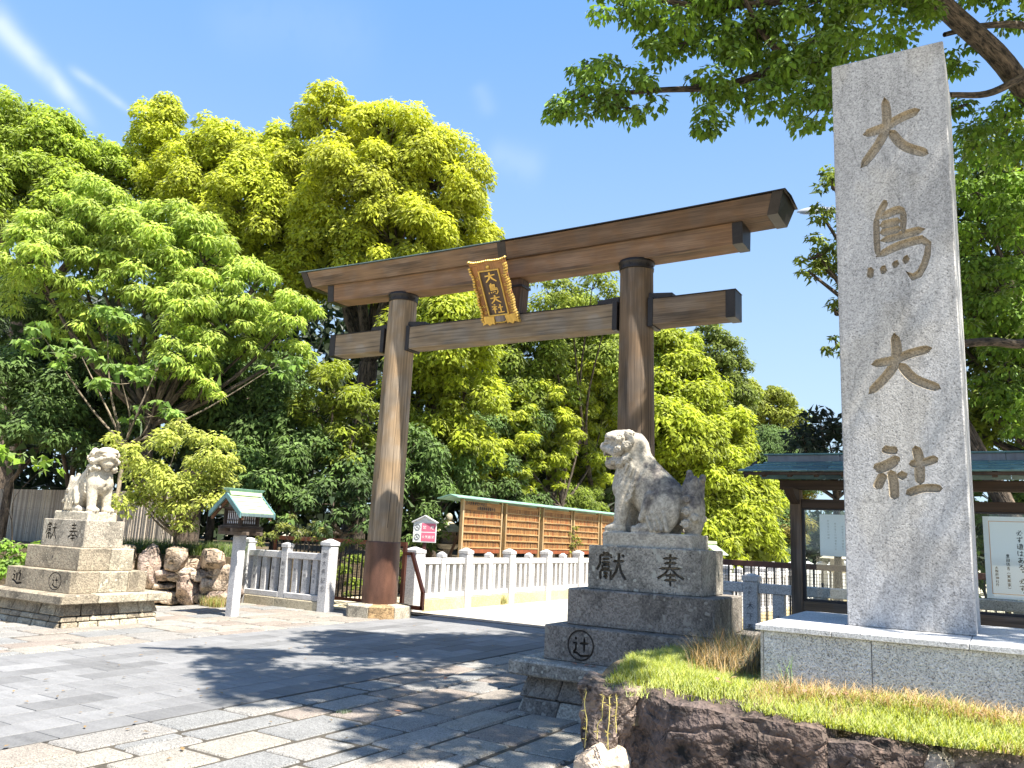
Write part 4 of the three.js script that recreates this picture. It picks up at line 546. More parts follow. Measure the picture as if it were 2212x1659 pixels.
{ // gilded name board hung forward between the beams
  const o = thing('name_board', 'gilded carved shrine name board with four gold characters hung in the middle of the gate', 'plaque', [TX, 5.30, -11.98]); o.rotation.x = 0.56; o.scale.setScalar(0.95);
  const W = 0.36, H = 1.12, fr = (x0, x1, y0, y1, z0, z1, m, n, c = 0.006) => part(o, n, cbox(x0, x1, y0, y1, z0, z1, c), m);
  for (let i = 0; i < 3; i++) fr(-0.20 + i * 0.134, -0.068 + i * 0.134, 0.155, 0.985, 0.0, 0.035, M('plaque_wood', [0.14, 0.095, 0.075], 'wood', 0.7, 0.003), 'board', 0.002);
  const fb = [[-0.225, -0.197, 0.13, 1.01], [0.197, 0.225, 0.13, 1.01], [-0.197, 0.197, 0.13, 0.157], [-0.197, 0.197, 0.983, 1.01]]; for (const b of fb) fr(...b, 0.0, 0.065, mGold, 'inner_frame');
  const scal = (len, a, n) => Array.from({ length: n + 1 }, (_, i) => { const t = i / n; return [t * len, a * Math.abs(Math.sin(t * Math.PI * n / 6)) + a * 0.4 * Math.sin(t * 17)]; });
  for (const s of [-1, 1]) {
    const sh = new THREE.Shape(); sh.moveTo(s * 0.226, 0.0); for (const [t, d] of scal(1.10, 0.03, 42)) sh.lineTo(s * (0.325 + d + 0.03 * Math.pow(Math.abs(t - 0.55) / 0.55, 3)), t); sh.lineTo(s * 0.226, 1.10); const g = boxUV(new THREE.ExtrudeGeometry(sh, { depth: 0.03, bevelEnabled: true, bevelSize: 0.006, bevelThickness: 0.006, bevelSegments: 1 })); part(o, 'outer_frame', g, mGoldDull);
    const ridge = []; for (let i = 0; i < 22; i++) { const t = (i + 0.5) / 22; ridge.push(cbox(s * 0.35 - 0.03 + s * 0.02 * Math.pow(Math.abs(2 * t - 1), 3) + 0.012 * s * Math.sin(t * 22), s * 0.35 + 0.02 + s * 0.02 * Math.pow(Math.abs(2 * t - 1), 3) + 0.012 * s * Math.sin(t * 22), t * 1.08, t * 1.08 + 0.038, -0.02, 0.075 + 0.012 * (i % 2), 0.006)); } part(o, 'scalloped_edge', ridge, mGold, 'stuff');
    const cu = []; for (const [y, r, d] of [[0.86, 0.035, 1], [0.70, 0.03, -1], [0.55, 0.026, 1], [0.34, 0.03, -1], [0.2, 0.036, 1]]) { const pts = []; for (let i = 0; i < 14; i++) { const a = i / 13 * 7 * d; pts.push([s * 0.277 + Math.cos(a) * r * (1 - i / 16), y + Math.sin(a) * r * (1 - i / 16), 0.04]); } cu.push(tube(pts, 0.008, 0.005, 5, 20)); } part(o, 'scroll', cu, mGold);
    // clawed foot
    const ft = new THREE.Shape(); ft.moveTo(s * 0.12, 0.12); ft.lineTo(s * 0.34, 0.14); ft.lineTo(s * 0.40, -0.03); ft.lineTo(s * 0.30, 0.0); ft.lineTo(s * 0.25, -0.045); ft.lineTo(s * 0.19, -0.01); ft.lineTo(s * 0.14, -0.03); ft.closePath(); part(o, 'foot', boxUV(new THREE.ExtrudeGeometry(ft, { depth: 0.05, bevelEnabled: true, bevelSize: 0.008, bevelThickness: 0.008, bevelSegments: 1 })), mGold);
  }
  const hd = new THREE.Shape(); hd.moveTo(-0.37, 1.0); for (let i = 0; i <= 30; i++) { const x = -0.40 + i / 30 * 0.80; hd.lineTo(x, 1.13 + 0.02 * Math.abs(Math.sin(i * 0.8)) + 0.03 * (1 - Math.abs(x) / 0.4) + 0.05 * Math.pow(Math.abs(x) / 0.4, 5)); } hd.lineTo(0.37, 1.0); hd.closePath(); part(o, 'head_frame', boxUV(new THREE.ExtrudeGeometry(hd, { depth: 0.03, bevelEnabled: false })), mGoldDull);
  const rid = []; for (let i = 0; i < 18; i++) { const x = -0.39 + i / 17 * 0.78; rid.push(new THREE.SphereGeometry(0.03, 8, 6).scale(1, 0.8, 1.6).translate(x, 1.145 + 0.03 * (1 - Math.abs(x) / 0.4) + 0.05 * Math.pow(Math.abs(x) / 0.4, 4), 0.02)); } part(o, 'scalloped_edge', rid, mGold, 'stuff'); part(o, 'boss', new THREE.SphereGeometry(0.04, 12, 8).scale(1, 1, 0.5).translate(0, 1.06, 0.035), mGold);
  const t = (ch, y, w, h) => { const g = textGeo(ch, 1, { w: ch === '鳥' ? 9.5 : 14, thick: 0.0 }); g.scale(w, h, 1).translate(-w / 2, y, 0.042); part(o, 'gold_character', g, mGold); }; t('大', 0.965, 0.27, 0.20); t('鳥', 0.755, 0.25, 0.22); t('大', 0.53, 0.25, 0.17); t('社', 0.355, 0.27, 0.18);
  fr(-0.11, 0.11, 0.01, 0.13, 0.0, 0.05, M('bracket_grey', [0.30, 0.26, 0.26], 'wood', 0.8), 'bracket'); const be = []; for (let i = 0; i < 6; i++) be.push(new THREE.SphereGeometry(0.022, 8, 6).translate(-0.1 + i * 0.04, 0.005 - 0.012 * Math.sin(i / 5 * 3.14), 0.035)); part(o, 'bracket_beading', be, mGold, 'stuff');
}
// ---------- white granite fences ----------
const NAMES = ['木下春', '新谷忍', '宗行', '大谷実', '北田吉', '本木豊', '谷下家', '田町忍', '吉本武', '神谷行', '木村', '佐田春'];
function lettered(o, str, x, y, z, size, ry, m, big = false) { const g = textGeo(str, size, { pitch: big ? 1.35 : 1.25, w: 11 }); g.translate(-size / 2, 0, 0).rotateY(ry); const t = part(o, 'inscription', g, m); t.position.set(x, y, z); return t; }
function baluster(o, u, z, w, d, y0, y1, i, side) { part(o, 'baluster', cbox(u - w / 2, u + w / 2, y0, y1, z - d / 2, z + d / 2, 0.005, i * 0.37), mFence); }
{ // along the street, left of the gate
  const o = thing('stone_fence', 'short white granite fence with names on its bars, left of the left gate pillar', 'fence', [0, 0, -11.95]);
  part(o, 'end_post', moved(postGeo(0.25, 0.25, 1.345, 0.06, 0.03, 0.2), -11.14, 0, 0), mFence); part(o, 'corner_post', moved(postGeo(0.2, 0.2, 1.29, 0.03, 0.01, 1.2), -13.36, 0, 0), mFence); part(o, 'middle_post', moved(postGeo(0.17, 0.15, 1.235, 0.03, 0.01, 2.2), -12.25, 0, 0.01), mFence);
  for (const [a, b] of [[-13.26, -12.335], [-12.165, -11.268]]) { part(o, 'top_rail', cbox(a, b, 0.93, 1.06, -0.07, 0.07, 0.01, a), mFence); part(o, 'bottom_rail', cbox(a, b, 0.175, 0.285, -0.08, 0.09, 0.01, a), mFence); }
  part(o, 'curb', cbox(-13.25, -12.4, -0.05, 0.172, -0.1, 0.1, 0.01), mCurb); part(o, 'curb', cbox(-12.395, -11.268, -0.05, 0.17, -0.1, 0.1, 0.01, 2), mCurb);
  const bx = [-13.08, -12.82, -12.55, -11.96, -11.70, -11.45]; bx.forEach((x, i) => { baluster(o, x, 0, 0.13, 0.10, 0.286, 0.929, i); lettered(o, '木町' , x, 0.90, 0.051, 0.036, 0, mInkFaint); lettered(o, ['木下春', '宗行忍', '新谷春', '新谷忍', '下田大', '谷野吉'][i].replace('野', '田'), x, 0.76, 0.051, 0.07, 0, mInk, true); });
  lettered(o, '新谷忍', -12.25, 0.88, 0.086, 0.10, 0, mInk, true); lettered(o, '木北町', -12.25, 1.12, 0.086, 0.042, 0, mInkFaint); lettered(o, '御大典記念', -11.14, 1.10, 0.126, 0.115, 0, mInk, true);
}
function longFence(x, face, z0, n, label, seed) {           // along the approach; face = +1 looks towards +x
  const o = thing('stone_fence', label, 'fence', [x, 0, 0]), step = 1.885, q = rng(seed);
  const turn = (g) => g; const b = (u0, u1, y0, y1, t, c = 0.006, uo = 0) => cbox(-t / 2, t / 2, y0, y1, -u1, -u0, c, uo);
  for (let i = 0; i <= n; i++) {
    const u = z0 + i * step; part(o, 'post', moved(postGeo(i ? 0.24 : 0.32, i ? 0.24 : 0.32, 1.25, 0.06, 0.012, i * 0.9), 0, 0, -u), mFence); if (i < 8) lettered(o, NAMES[i % 12] + '春', face * (i ? 0.122 : 0.162), 0.95, -u, 0.075, face * Math.PI / 2, mInkFaint, true);
    if (i === n) break;
    const m = u + step / 2; part(o, 'middle_post', moved(postGeo(0.15, 0.15, 1.16, 0.05, 0.008, i * 1.1), 0.005, 0, -m), mFence);
    for (const [a, c] of [[u + (i ? 0.125 : 0.165), m - 0.08], [m + 0.08, u + step - 0.125]]) {
      part(o, 'top_rail', b(a, c, 0.90, 1.03, 0.13, 0.01, a), mFence); part(o, 'bottom_rail', b(a, c, 0.20, 0.31, 0.15, 0.008, a), mFence);
      for (let k = 0; k < 3; k++) { const w = a + (c - a) * (k + 0.5) / 3; part(o, 'baluster', b(w - 0.055, w + 0.055, 0.311, 0.899, 0.10, 0.005, w), mFence); if (i < 4) lettered(o, NAMES[(i * 6 + k + Math.floor(q() * 9)) % 12], face * 0.0515, 0.80, -w, 0.045, face * Math.PI / 2, mInkFaint); }
    }
    part(o, 'curb', b(u + 0.13, u + step - 0.13, -0.05, 0.196, 0.2, 0.01, u), M('curb_yellow', [0.62, 0.53, 0.34], 'sand', 0.9, 0.004));
  }
  return o;
}
longFence(-10.46, 1, 13.72, 9, 'long white granite fence running back beside the pink sign and donor boards', 4);
longFence(-4.62, -1, 13.72, 8, 'white granite fence seen through the dark gate on the right', 5);
{ // right of the gate, partly hidden by the pedestal
  const o = thing('stone_fence', 'bluish shaded granite fence with names, between the right pedestal and the notice board', 'fence', [0, 0, -11.0]);
  const xs = [-4.45, -2.90, -1.2, 0.4]; xs.forEach((x, i) => { part(o, 'post', moved(postGeo(0.19, 0.17, 1.215, 0.03, 0.01, i), x, 0, 0), mFence); lettered(o, '北町', x, 1.06, 0.087, 0.05, 0, mInk); lettered(o, i === 1 ? '木下春家' : NAMES[i] + '家', x, 0.86, 0.087, 0.10, 0, mInk, true); });
  for (let i = 0; i < 3; i++) { const a = xs[i] + 0.097, b = xs[i + 1] - 0.097; part(o, 'top_rail', cbox(a, b, 0.97, 1.095, -0.065, 0.065, 0.01, a), mFence); part(o, 'bottom_rail', cbox(a, b, 0.2, 0.31, -0.07, 0.07, 0.01, a), mFence); for (let k = 0; k < 3; k++) { const x = a + (b - a) * (k + 0.5) / 3 * (1 - 0.0); part(o, 'baluster', cbox(x - 0.075, x + 0.075, 0.311, 0.969, -0.05, 0.05, 0.006, x), mFence); lettered(o, ['木下', '木町', '大田'][k], x, 0.72, 0.052, 0.08, 0, mInk, true); } part(o, 'curb', cbox(a, b, -0.05, 0.198, -0.1, 0.1, 0.008), mCurb); }
}
// ---------- red oxide gates of steel mesh ----------
function meshGate(name, label, x0, x1, z, col, brace) {
  const o = thing(name, label, 'gate', [0, 0, z]), lo = Math.min(x0, x1), hi = Math.max(x0, x1), bar = (a, b, c, d, t = 0.05) => part(o, 'frame_bar', cbox(a, b, c, d, -t / 2, t / 2, 0.004, a), col);
  bar(lo, hi, 1.26, 1.345, 0.07); bar(lo, hi, 0.13, 0.19); bar(lo, lo + 0.06, 0.19, 1.26); bar(hi - 0.07, hi, 0.13, 1.26, 0.07);
  const dk = M('mesh_wire', [0.035, 0.028, 0.024], null, 0.6), v = []; for (let x = lo + 0.1; x < hi - 0.08; x += 0.115) v.push(cbox(x - 0.011, x + 0.011, 0.19, 1.26, -0.012, 0.012, 0)); part(o, 'upright_bars', v, dk, 'stuff');
  const w = []; for (let x = lo + 0.08; x < hi - 0.08; x += 0.05) w.push(cbox(x - 0.0025, x + 0.0025, 0.19, 1.26, -0.020, -0.015, 0)); for (let y = 0.25; y < 1.25; y += 0.05) w.push(cbox(lo + 0.06, hi - 0.07, y - 0.0025, y + 0.0025, -0.026, -0.021, 0)); part(o, 'wire_mesh', w, dk, 'stuff');
  if (brace) {
    const s = brace; const e = s > 0 ? hi : lo, seg = (a, b, t = 0.05) => { const A = new THREE.Vector3(...a), B = new THREE.Vector3(...b), L = A.distanceTo(B), g = cbox(-t / 2, t / 2, -L / 2, L / 2, -0.035, 0.035, 0.004); g.rotateZ(Math.atan2(-(B.x - A.x), B.y - A.y)); g.translate((A.x + B.x) / 2, (A.y + B.y) / 2, 0); part(o, 'brace', g, col); };
    seg([e - s * 0.01, 1.13, 0], [e + s * 0.16, 1.13, 0], 0.06); seg([e + s * 0.14, 1.15, 0], [e + s * 0.47, 0.40, 0], 0.06); seg([e + s * 0.455, 0.43, 0], [e + s * 0.455, 0.10, 0], 0.06); seg([e - s * 0.02, 0.13, 0], [e + s * 0.48, 0.13, 0], 0.075); part(o, 'wheel', new THREE.CylinderGeometry(0.05, 0.05, 0.03, 14).rotateX(Math.PI / 2).translate(e + s * 0.05, 0.055, 0), mMetal);
  }
  return o;
}
meshGate('sliding_gate', 'red oxide steel mesh sliding gate with slanting end brace behind the left pillar', -13.7, -10.08, -12.95, mRust, 1);
meshGate('sliding_gate', 'dark brown steel mesh gate behind the bluish granite fence on the right', -4.9, 1.2, -12.95, M('dark_oxide', [0.12, 0.045, 0.028], 'rust', 0.6), 0);
{ const o = thing('leaning_post', 'rust red steel post leaning behind the mesh of the left sliding gate', 'post', [-11.0, 0, -13.4]); part(o, 'shaft', tube([[-0.22, 1.15, 0], [0.0, 0.6, 0], [0.08, 0, 0]], 0.045, 0.045, 8, 8), mRust); part(o, 'foot_plate', cbox(0.0, 0.18, -0.04, 0.02, -0.1, 0.1, 0.004), mRust); }
// ---------- wooden lantern on a granite post ----------
{
  const o = thing('wooden_lantern', 'wooden lantern with pale green gable roof on a white granite post', 'lantern', [-11.45, 0, -10.02]);
  part(o, 'stone_post', hex([[-0.085, -0.05, 0.085], [0.085, -0.05, 0.085], [0.085, -0.05, -0.085], [-0.085, -0.05, -0.085], [-0.085, 1.36, 0.085], [0.085, 1.36, 0.085], [0.085, 1.36, -0.085], [-0.085, 1.36, -0.085]], 0.015, 0.5), mFence);
  for (const s of [-1, 1]) { part(o, 'cross_beam', cbox(-0.36, 0.36, 1.362, 1.42, s * 0.15 - 0.03, s * 0.15 + 0.03, 0.005), mHutGrey); part(o, 'cross_beam', cbox(s * 0.15 - 0.03, s * 0.15 + 0.03, 1.421, 1.475, -0.34, 0.34, 0.005), mHutGrey); }
  part(o, 'floor_plate', cbox(-0.27, 0.27, 1.476, 1.505, -0.27, 0.27, 0.004), mHut);
  for (const s of [-1, 1]) for (const t of [-1, 1]) part(o, 'corner_post', cbox(s * 0.19 - 0.025, s * 0.19 + 0.025, 1.506, 1.80, t * 0.19 - 0.025, t * 0.19 + 0.025, 0.003), mHut);
  for (const k of [0, 1, 2, 3]) {
    const rot = (g) => (Array.isArray(g) ? merge(g) : g).rotateY(k * Math.PI / 2), sd = (n, g, m, kind) => part(o, n, rot(g), m, kind);
    sd('sill', cbox(-0.164, 0.164, 1.52, 1.555, 0.172, 0.212, 0.003), mHut); sd('head_rail', cbox(-0.164, 0.164, 1.77, 1.80, 0.172, 0.212, 0.003), mHut); sd('paper_pane', cbox(-0.16, 0.16, 1.556, 1.769, 0.178, 0.184, 0), M('lantern_paper', [0.8, 0.78, 0.8], null, 0.9));
    const bars = []; for (let i = 0; i < 7; i++) { const x = -0.144 + i * 0.048; bars.push(cbox(x - 0.006, x + 0.006, 1.556, 1.769, 0.186, 0.20, 0)); } bars.push(cbox(-0.16, 0.16, 1.605, 1.617, 0.187, 0.202, 0), cbox(-0.16, 0.16, 1.738, 1.747, 0.187, 0.202, 0)); sd('lattice', bars, mHut);
    sd('lower_rail', cbox(-0.24, 0.24, 1.506, 1.519, 0.222, 0.25, 0.002), mHutGrey);
  }
  // gable roof, ridge along z
  const E = 0.375, Zr = 0.36, ye = 1.735, yr = 2.055;
  for (const s of [-1, 1]) {
    const n = 5; for (let i = 0; i < n; i++) { const e = i === n - 1 ? 0 : 0.12, x0 = s * E * (1 - i / n), x1 = s * E * (1 - (i + 1 + e) / n), y0 = mix(ye, yr, i / n), y1 = mix(ye, yr, (i + 1 + e) / n) - e * 0.06; const lo = 0.012; const c = s > 0 ? [[x1, y1 - 0.03, Zr], [x0, y0 - 0.03, Zr], [x0, y0 - 0.03, -Zr], [x1, y1 - 0.03, -Zr], [x1, y1 + 0.004, Zr], [x0 + s * 0.008, y0 + lo, Zr], [x0 + s * 0.008, y0 + lo, -Zr], [x1, y1 + 0.004, -Zr]] : [[x0, y0 - 0.03, Zr], [x1, y1 - 0.03, Zr], [x1, y1 - 0.03, -Zr], [x0, y0 - 0.03, -Zr], [x0 + s * 0.008, y0 + lo, Zr], [x1, y1 + 0.004, Zr], [x1, y1 + 0.004, -Zr], [x0 + s * 0.008, y0 + lo, -Zr]]; part(o, 'roof_sheet', hex(c, 0.002, i), mCopperPale); }
    for (const t of [-1, 1]) { const z0 = t * (Zr + 0.002), z1 = t * (Zr + 0.035), za = Math.max(z0, z1), zb = Math.min(z0, z1), xa = s > 0 ? 0.0 : s * (E + 0.02), xb = s > 0 ? s * (E + 0.02) : 0.0, ya = s > 0 ? yr : ye - 0.015, yb = s > 0 ? ye - 0.015 : yr; part(o, 'barge_board', hex([[xa, ya - 0.07, za], [xb, yb - 0.07, za], [xb, yb - 0.07, zb], [xa, ya - 0.07, zb], [xa, ya + 0.03, za], [xb, yb + 0.03, za], [xb, yb + 0.03, zb], [xa, ya + 0.03, zb]], 0.003), mCopperBlue); part(o, 'rafter', hex([[xa, ya - 0.105, t * 0.31 + 0.02], [xb * 0.95, yb - 0.10, t * 0.31 + 0.02], [xb * 0.95, yb - 0.10, t * 0.31 - 0.02], [xa, ya - 0.105, t * 0.31 - 0.02], [xa, ya - 0.04, t * 0.31 + 0.02], [xb * 0.95, yb - 0.035, t * 0.31 + 0.02], [xb * 0.95, yb - 0.035, t * 0.31 - 0.02], [xa, ya - 0.04, t * 0.31 - 0.02]], 0.002), M('rafter_wood', [0.26, 0.14, 0.08], 'wood', 0.8)); }
    part(o, 'fascia', cbox(s * E - 0.012 + s * 0.012, s * E + 0.012 + s * 0.012, ye - 0.055, ye - 0.004, -Zr, Zr, 0.002), mCopperEdge); for (const t of [-1, 1]) part(o, 'beam_tip', cbox(s * 0.19 - 0.02, s * 0.19 + 0.02, 1.81, 1.845, t * 0.31 - 0.03, t * 0.31 + 0.03, 0.002), mWhite);
  }
  part(o, 'tie_plate', cbox(-0.2, 0.2, 1.801, 1.83, -0.28, 0.28, 0.003), mHut); part(o, 'king_post', cbox(-0.035, 0.035, 1.831, 1.98, 0.24, 0.28, 0.003), mHutGrey);
  part(o, 'ridge', hex([[-0.07, 2.035, 0.34], [0.07, 2.035, 0.34], [0.07, 2.035, -0.34], [-0.07, 2.035, -0.34], [-0.05, 2.10, 0.36], [0.05, 2.10, 0.36], [0.05, 2.10, -0.36], [-0.05, 2.10, -0.36]], 0.004), mCopperPale); part(o, 'ridge_cap', hex([[-0.045, 2.101, 0.37], [0.045, 2.101, 0.37], [0.045, 2.101, -0.37], [-0.045, 2.101, -0.37], [-0.07, 2.15, 0.41], [0.07, 2.15, 0.41], [0.07, 2.15, -0.41], [-0.07, 2.15, -0.41]], 0.004), mCopper);
}
// ---------- no-smoking sign ----------
{
  const o = thing('warning_sign', 'pink and white no smoking and no fire sign with a little gable', 'sign', [-11.2, 0, -15.0], 0.3); const red = M('sign_red', [0.72, 0.16, 0.25], null, 0.4), W = 0.27;
  part(o, 'pole', cbox(-0.035, 0.035, -0.05, 1.34, -0.06, -0.01, 0.004), M('sign_pole', [0.16, 0.06, 0.05], 'rust', 0.6)); part(o, 'panel', cbox(-W, W, 1.33, 1.765, -0.009, 0.014, 0.003), mWhite);
  const gab = new THREE.Shape(); gab.moveTo(-W, 1.766); gab.lineTo(W, 1.766); gab.lineTo(0, 1.90); gab.closePath(); part(o, 'gable', boxUV(new THREE.ExtrudeGeometry(gab, { depth: 0.02, bevelEnabled: false }).translate(0, 0, -0.008)), mWhite);
  for (const s of [-1, 1]) { const g = cbox(-0.17, 0.17, -0.012, 0.012, -0.03, 0.05, 0.003); g.rotateZ(-s * 0.463).translate(s * 0.152, 1.84, 0); part(o, 'roof_board', g, M('sign_roof', [0.55, 0.55, 0.58], null, 0.6)); }
  for (const [y0, y1] of [[1.57, 1.75], [1.355, 1.545]]) { part(o, 'red_field', cbox(-0.075, W - 0.015, y0, y1, 0.0141, 0.0165, 0), red); const cy = (y0 + y1) / 2; part(o, 'prohibition_ring', new THREE.TorusGeometry(0.062, 0.006, 6, 32).translate(-0.17, cy, 0.016), mInk); const b = cbox(-0.06, 0.06, -0.005, 0.005, 0.0145, 0.018, 0); b.rotateZ(-0.8).translate(-0.17, cy, 0); part(o, 'prohibition_bar', b, mInk); const cg = cbox(-0.03, 0.03, -0.006, 0.006, 0.0145, 0.017, 0); cg.translate(-0.175, cy - 0.012, 0); part(o, 'cigarette', cg, mInk); }
  const a = textGeo('禁', 0.085, { w: 11 }); a.translate(-0.045, 1.70, 0.018); part(o, 'lettering', a, mWhite); const b = textGeo('煙', 0.085, { w: 11 }); b.translate(0.13, 1.70, 0.018); part(o, 'lettering', b, mWhite); const c = textGeo('火気厳禁', 0.07, { down: false, w: 12, pitch: 1.08 }); c.translate(-0.06, 1.485, 0.018); part(o, 'lettering', c, mWhite);
}
// ---------- donors' boards under one long roof ----------
{
  const X = -11.5, o = thing('donor_board', 'row of orange wooden donor boards with small name slats under a long pale green roof', 'notice board', [X, 0, 0]), q = rng(31);
  const P = [[16.88, 18.69], [18.92, 20.74], [20.99, 22.77], [22.97, 24.75], [24.97, 26.72]];
  const sl = []; P.forEach(([a, b], i) => {
    for (const z of [a, b]) part(o, 'post', cbox(-0.05, 0.045, -0.05, 2.40, -z - 0.03, -z + 0.03, 0.004, z), i ? mBoardFrame : M('board_frame_pale', [0.66, 0.50, 0.30], 'wood', 0.8, 0.002));
    part(o, 'backing', cbox(-0.03, 0.0, 1.10, 2.36, -b + 0.035, -a - 0.035, 0.002, z0(i), true), mBoard); part(o, 'base_board', cbox(0.001, 0.032, 1.095, 1.21, -b + 0.035, -a - 0.035, 0.003, 2), M('board_red', [0.42, 0.13, 0.05], 'wood', 0.7));
    part(o, 'header_board', cbox(0.001, 0.022, i ? 2.27 : 2.15, 2.36, -b + 0.036, -a - 0.036, 0.002, i, true), M('board_header', [0.56, 0.31, 0.11], 'wood', 0.75, 0.002));
    const tops = i ? [1.215, 1.40, 1.585, 1.77, 1.955, 2.13] : [1.215, 1.40, 1.585, 1.77, 1.955]; tops.forEach((y) => part(o, 'shelf_rail', cbox(0.001, 0.045, y, y + 0.03, -b + 0.036, -a - 0.036, 0.003, y * 3, true), mBoardFrame));
    const cols = [[], [], []]; tops.forEach((y) => { for (let z = a + 0.05; z < b - 0.09; ) { const w = 0.04 + q() * 0.02, h = 0.125 + q() * 0.022; const k = q() < 0.12 ? 2 : q() < 0.5 ? 1 : 0; cols[k].push(cbox(0.001, 0.012 + q() * 0.006, y + 0.031, y + 0.031 + h, -z - w + 0.004, -z, 0, q() * 5)); z += w; } });
    [M('slat_a', [0.60, 0.34, 0.13], 'wood', 0.75, 0.002), M('slat_b', [0.50, 0.25, 0.085], 'wood', 0.75, 0.002), M('slat_c', [0.46, 0.16, 0.05], 'wood', 0.75, 0.002)].forEach((m, k) => part(o, 'name_slats', cols[k], m, 'stuff'));
    // writing on the slats, a few strokes each
    const wr = []; tops.forEach((y) => { for (let z = a + 0.07; z < b - 0.1; z += 0.05) { const g = textGeo([...'木田谷北吉武日名'][Math.floor(q() * 8)] + [...'下町本行春忍実家'][Math.floor(q() * 8)], 0.03, { w: 14, pitch: 1.4 }); g.rotateY(Math.PI / 2).translate(0.0195, y + 0.135, -z); wr.push(g); } }); part(o, 'slat_writing', wr, M('slat_ink', [0.16, 0.08, 0.035], null, 0.9), 'stuff');
  });
  function z0(i) { return i * 1.7; }
  const h1 = textGeo('日本武尊御祀大典記念', 0.085, { down: false, w: 17, pitch: 1.16 }); h1.rotateY(Math.PI / 2).translate(0.0245, 2.355, -16.98); part(o, 'header_lettering', h1, mBlackInk); const h2 = textGeo('台風復興奉賛者芳名', 0.085, { down: false, w: 17, pitch: 1.16 }); h2.rotateY(Math.PI / 2).translate(0.0245, 2.25, -17.5); part(o, 'header_lettering', h2, mBlackInk);
  // folded roof sheets
  for (const [a, b] of [[16.35, 22.4], [22.402, 27.1]]) { part(o, 'roof_sheet', hex([[-0.02, 2.455, -a], [0.2, 2.405, -a], [0.2, 2.405, -b], [-0.02, 2.455, -b], [-0.02, 2.49, -a], [0.205, 2.43, -a], [0.205, 2.43, -b], [-0.02, 2.49, -b]], 0.003), mCopper); part(o, 'roof_sheet', hex([[-0.4, 2.36, -a], [-0.021, 2.455, -a], [-0.021, 2.455, -b], [-0.4, 2.36, -b], [-0.4, 2.39, -a], [-0.021, 2.49, -a], [-0.021, 2.49, -b], [-0.4, 2.39, -b]], 0.003), mCopper); }
  for (const [a] of P) part(o, 'prop', tube([[-0.05, 1.9, -a - 0.2], [-0.9, 0.0, -a - 0.2]], 0.035, 0.035, 6, 2), mBoardDark);
}
{ // stone lantern half hidden behind the first board
  const o = thing('stone_lantern', 'grey stone lantern with curved roof half hidden behind the first donor board', 'stone lantern', [-12.35, 0, -17.55]);
  part(o, 'roof', new THREE.CylinderGeometry(0.08, 0.46, 0.26, 6, 3).translate(0, 1.72, 0), mOldLight); part(o, 'fire_box', new THREE.CylinderGeometry(0.2, 0.2, 0.3, 6).translate(0, 1.44, 0), mOldDark); part(o, 'platform', new THREE.CylinderGeometry(0.32, 0.22, 0.12, 6).translate(0, 1.22, 0), mOld); part(o, 'shaft', new THREE.CylinderGeometry(0.12, 0.15, 1.2, 12).translate(0, 0.56, 0), mOldDark); part(o, 'finial', new THREE.SphereGeometry(0.09, 12, 8).scale(1, 1.3, 1).translate(0, 1.95, 0), mOldLight);
  const p = thing('stone_lantern', 'distant small stone lantern among shrubs behind the right pedestal', 'stone lantern', [-4.2, 0, -25]);
  part(p, 'roof', new THREE.CylinderGeometry(0.06, 0.5, 0.22, 6, 2).translate(0, 1.45, 0), mOldLight); part(p, 'fire_box', new THREE.CylinderGeometry(0.2, 0.2, 0.28, 6).translate(0, 1.2, 0), mOld); part(p, 'platform', new THREE.CylinderGeometry(0.34, 0.22, 0.1, 6).translate(0, 1.0, 0), mOldLight); part(p, 'shaft', new THREE.CylinderGeometry(0.12, 0.15, 1, 12).translate(0, 0.45, 0), mOld); part(p, 'finial', new THREE.SphereGeometry(0.1, 10, 8).scale(1, 1.4, 1).translate(0, 1.64, 0), mOldLight);
  const c = at(1533, 1180, 22); const h = thing('wooden_lantern', 'distant lantern with pale green roof just right of the right lion plinth', 'lantern', [c.x, c.y - 1.6, c.z]);
  part(h, 'stone_post', cbox(-0.13, 0.13, -0.05, 1.05, -0.13, 0.13, 0.01), mFence); part(h, 'box', cbox(-0.22, 0.22, 1.06, 1.42, -0.22, 0.22, 0.01), mHut); for (const s of [-1, 1]) { const g = cbox(-0.24, 0.24, -0.015, 0.015, -0.42, 0.42, 0.003); g.rotateZ(-s * 0.62).translate(s * 0.19, 1.52, 0); part(h, 'roof_sheet', g, mCopperPale); } part(h, 'ridge', cbox(-0.06, 0.06, 1.66, 1.74, -0.46, 0.46, 0.004), mCopperPale);
}
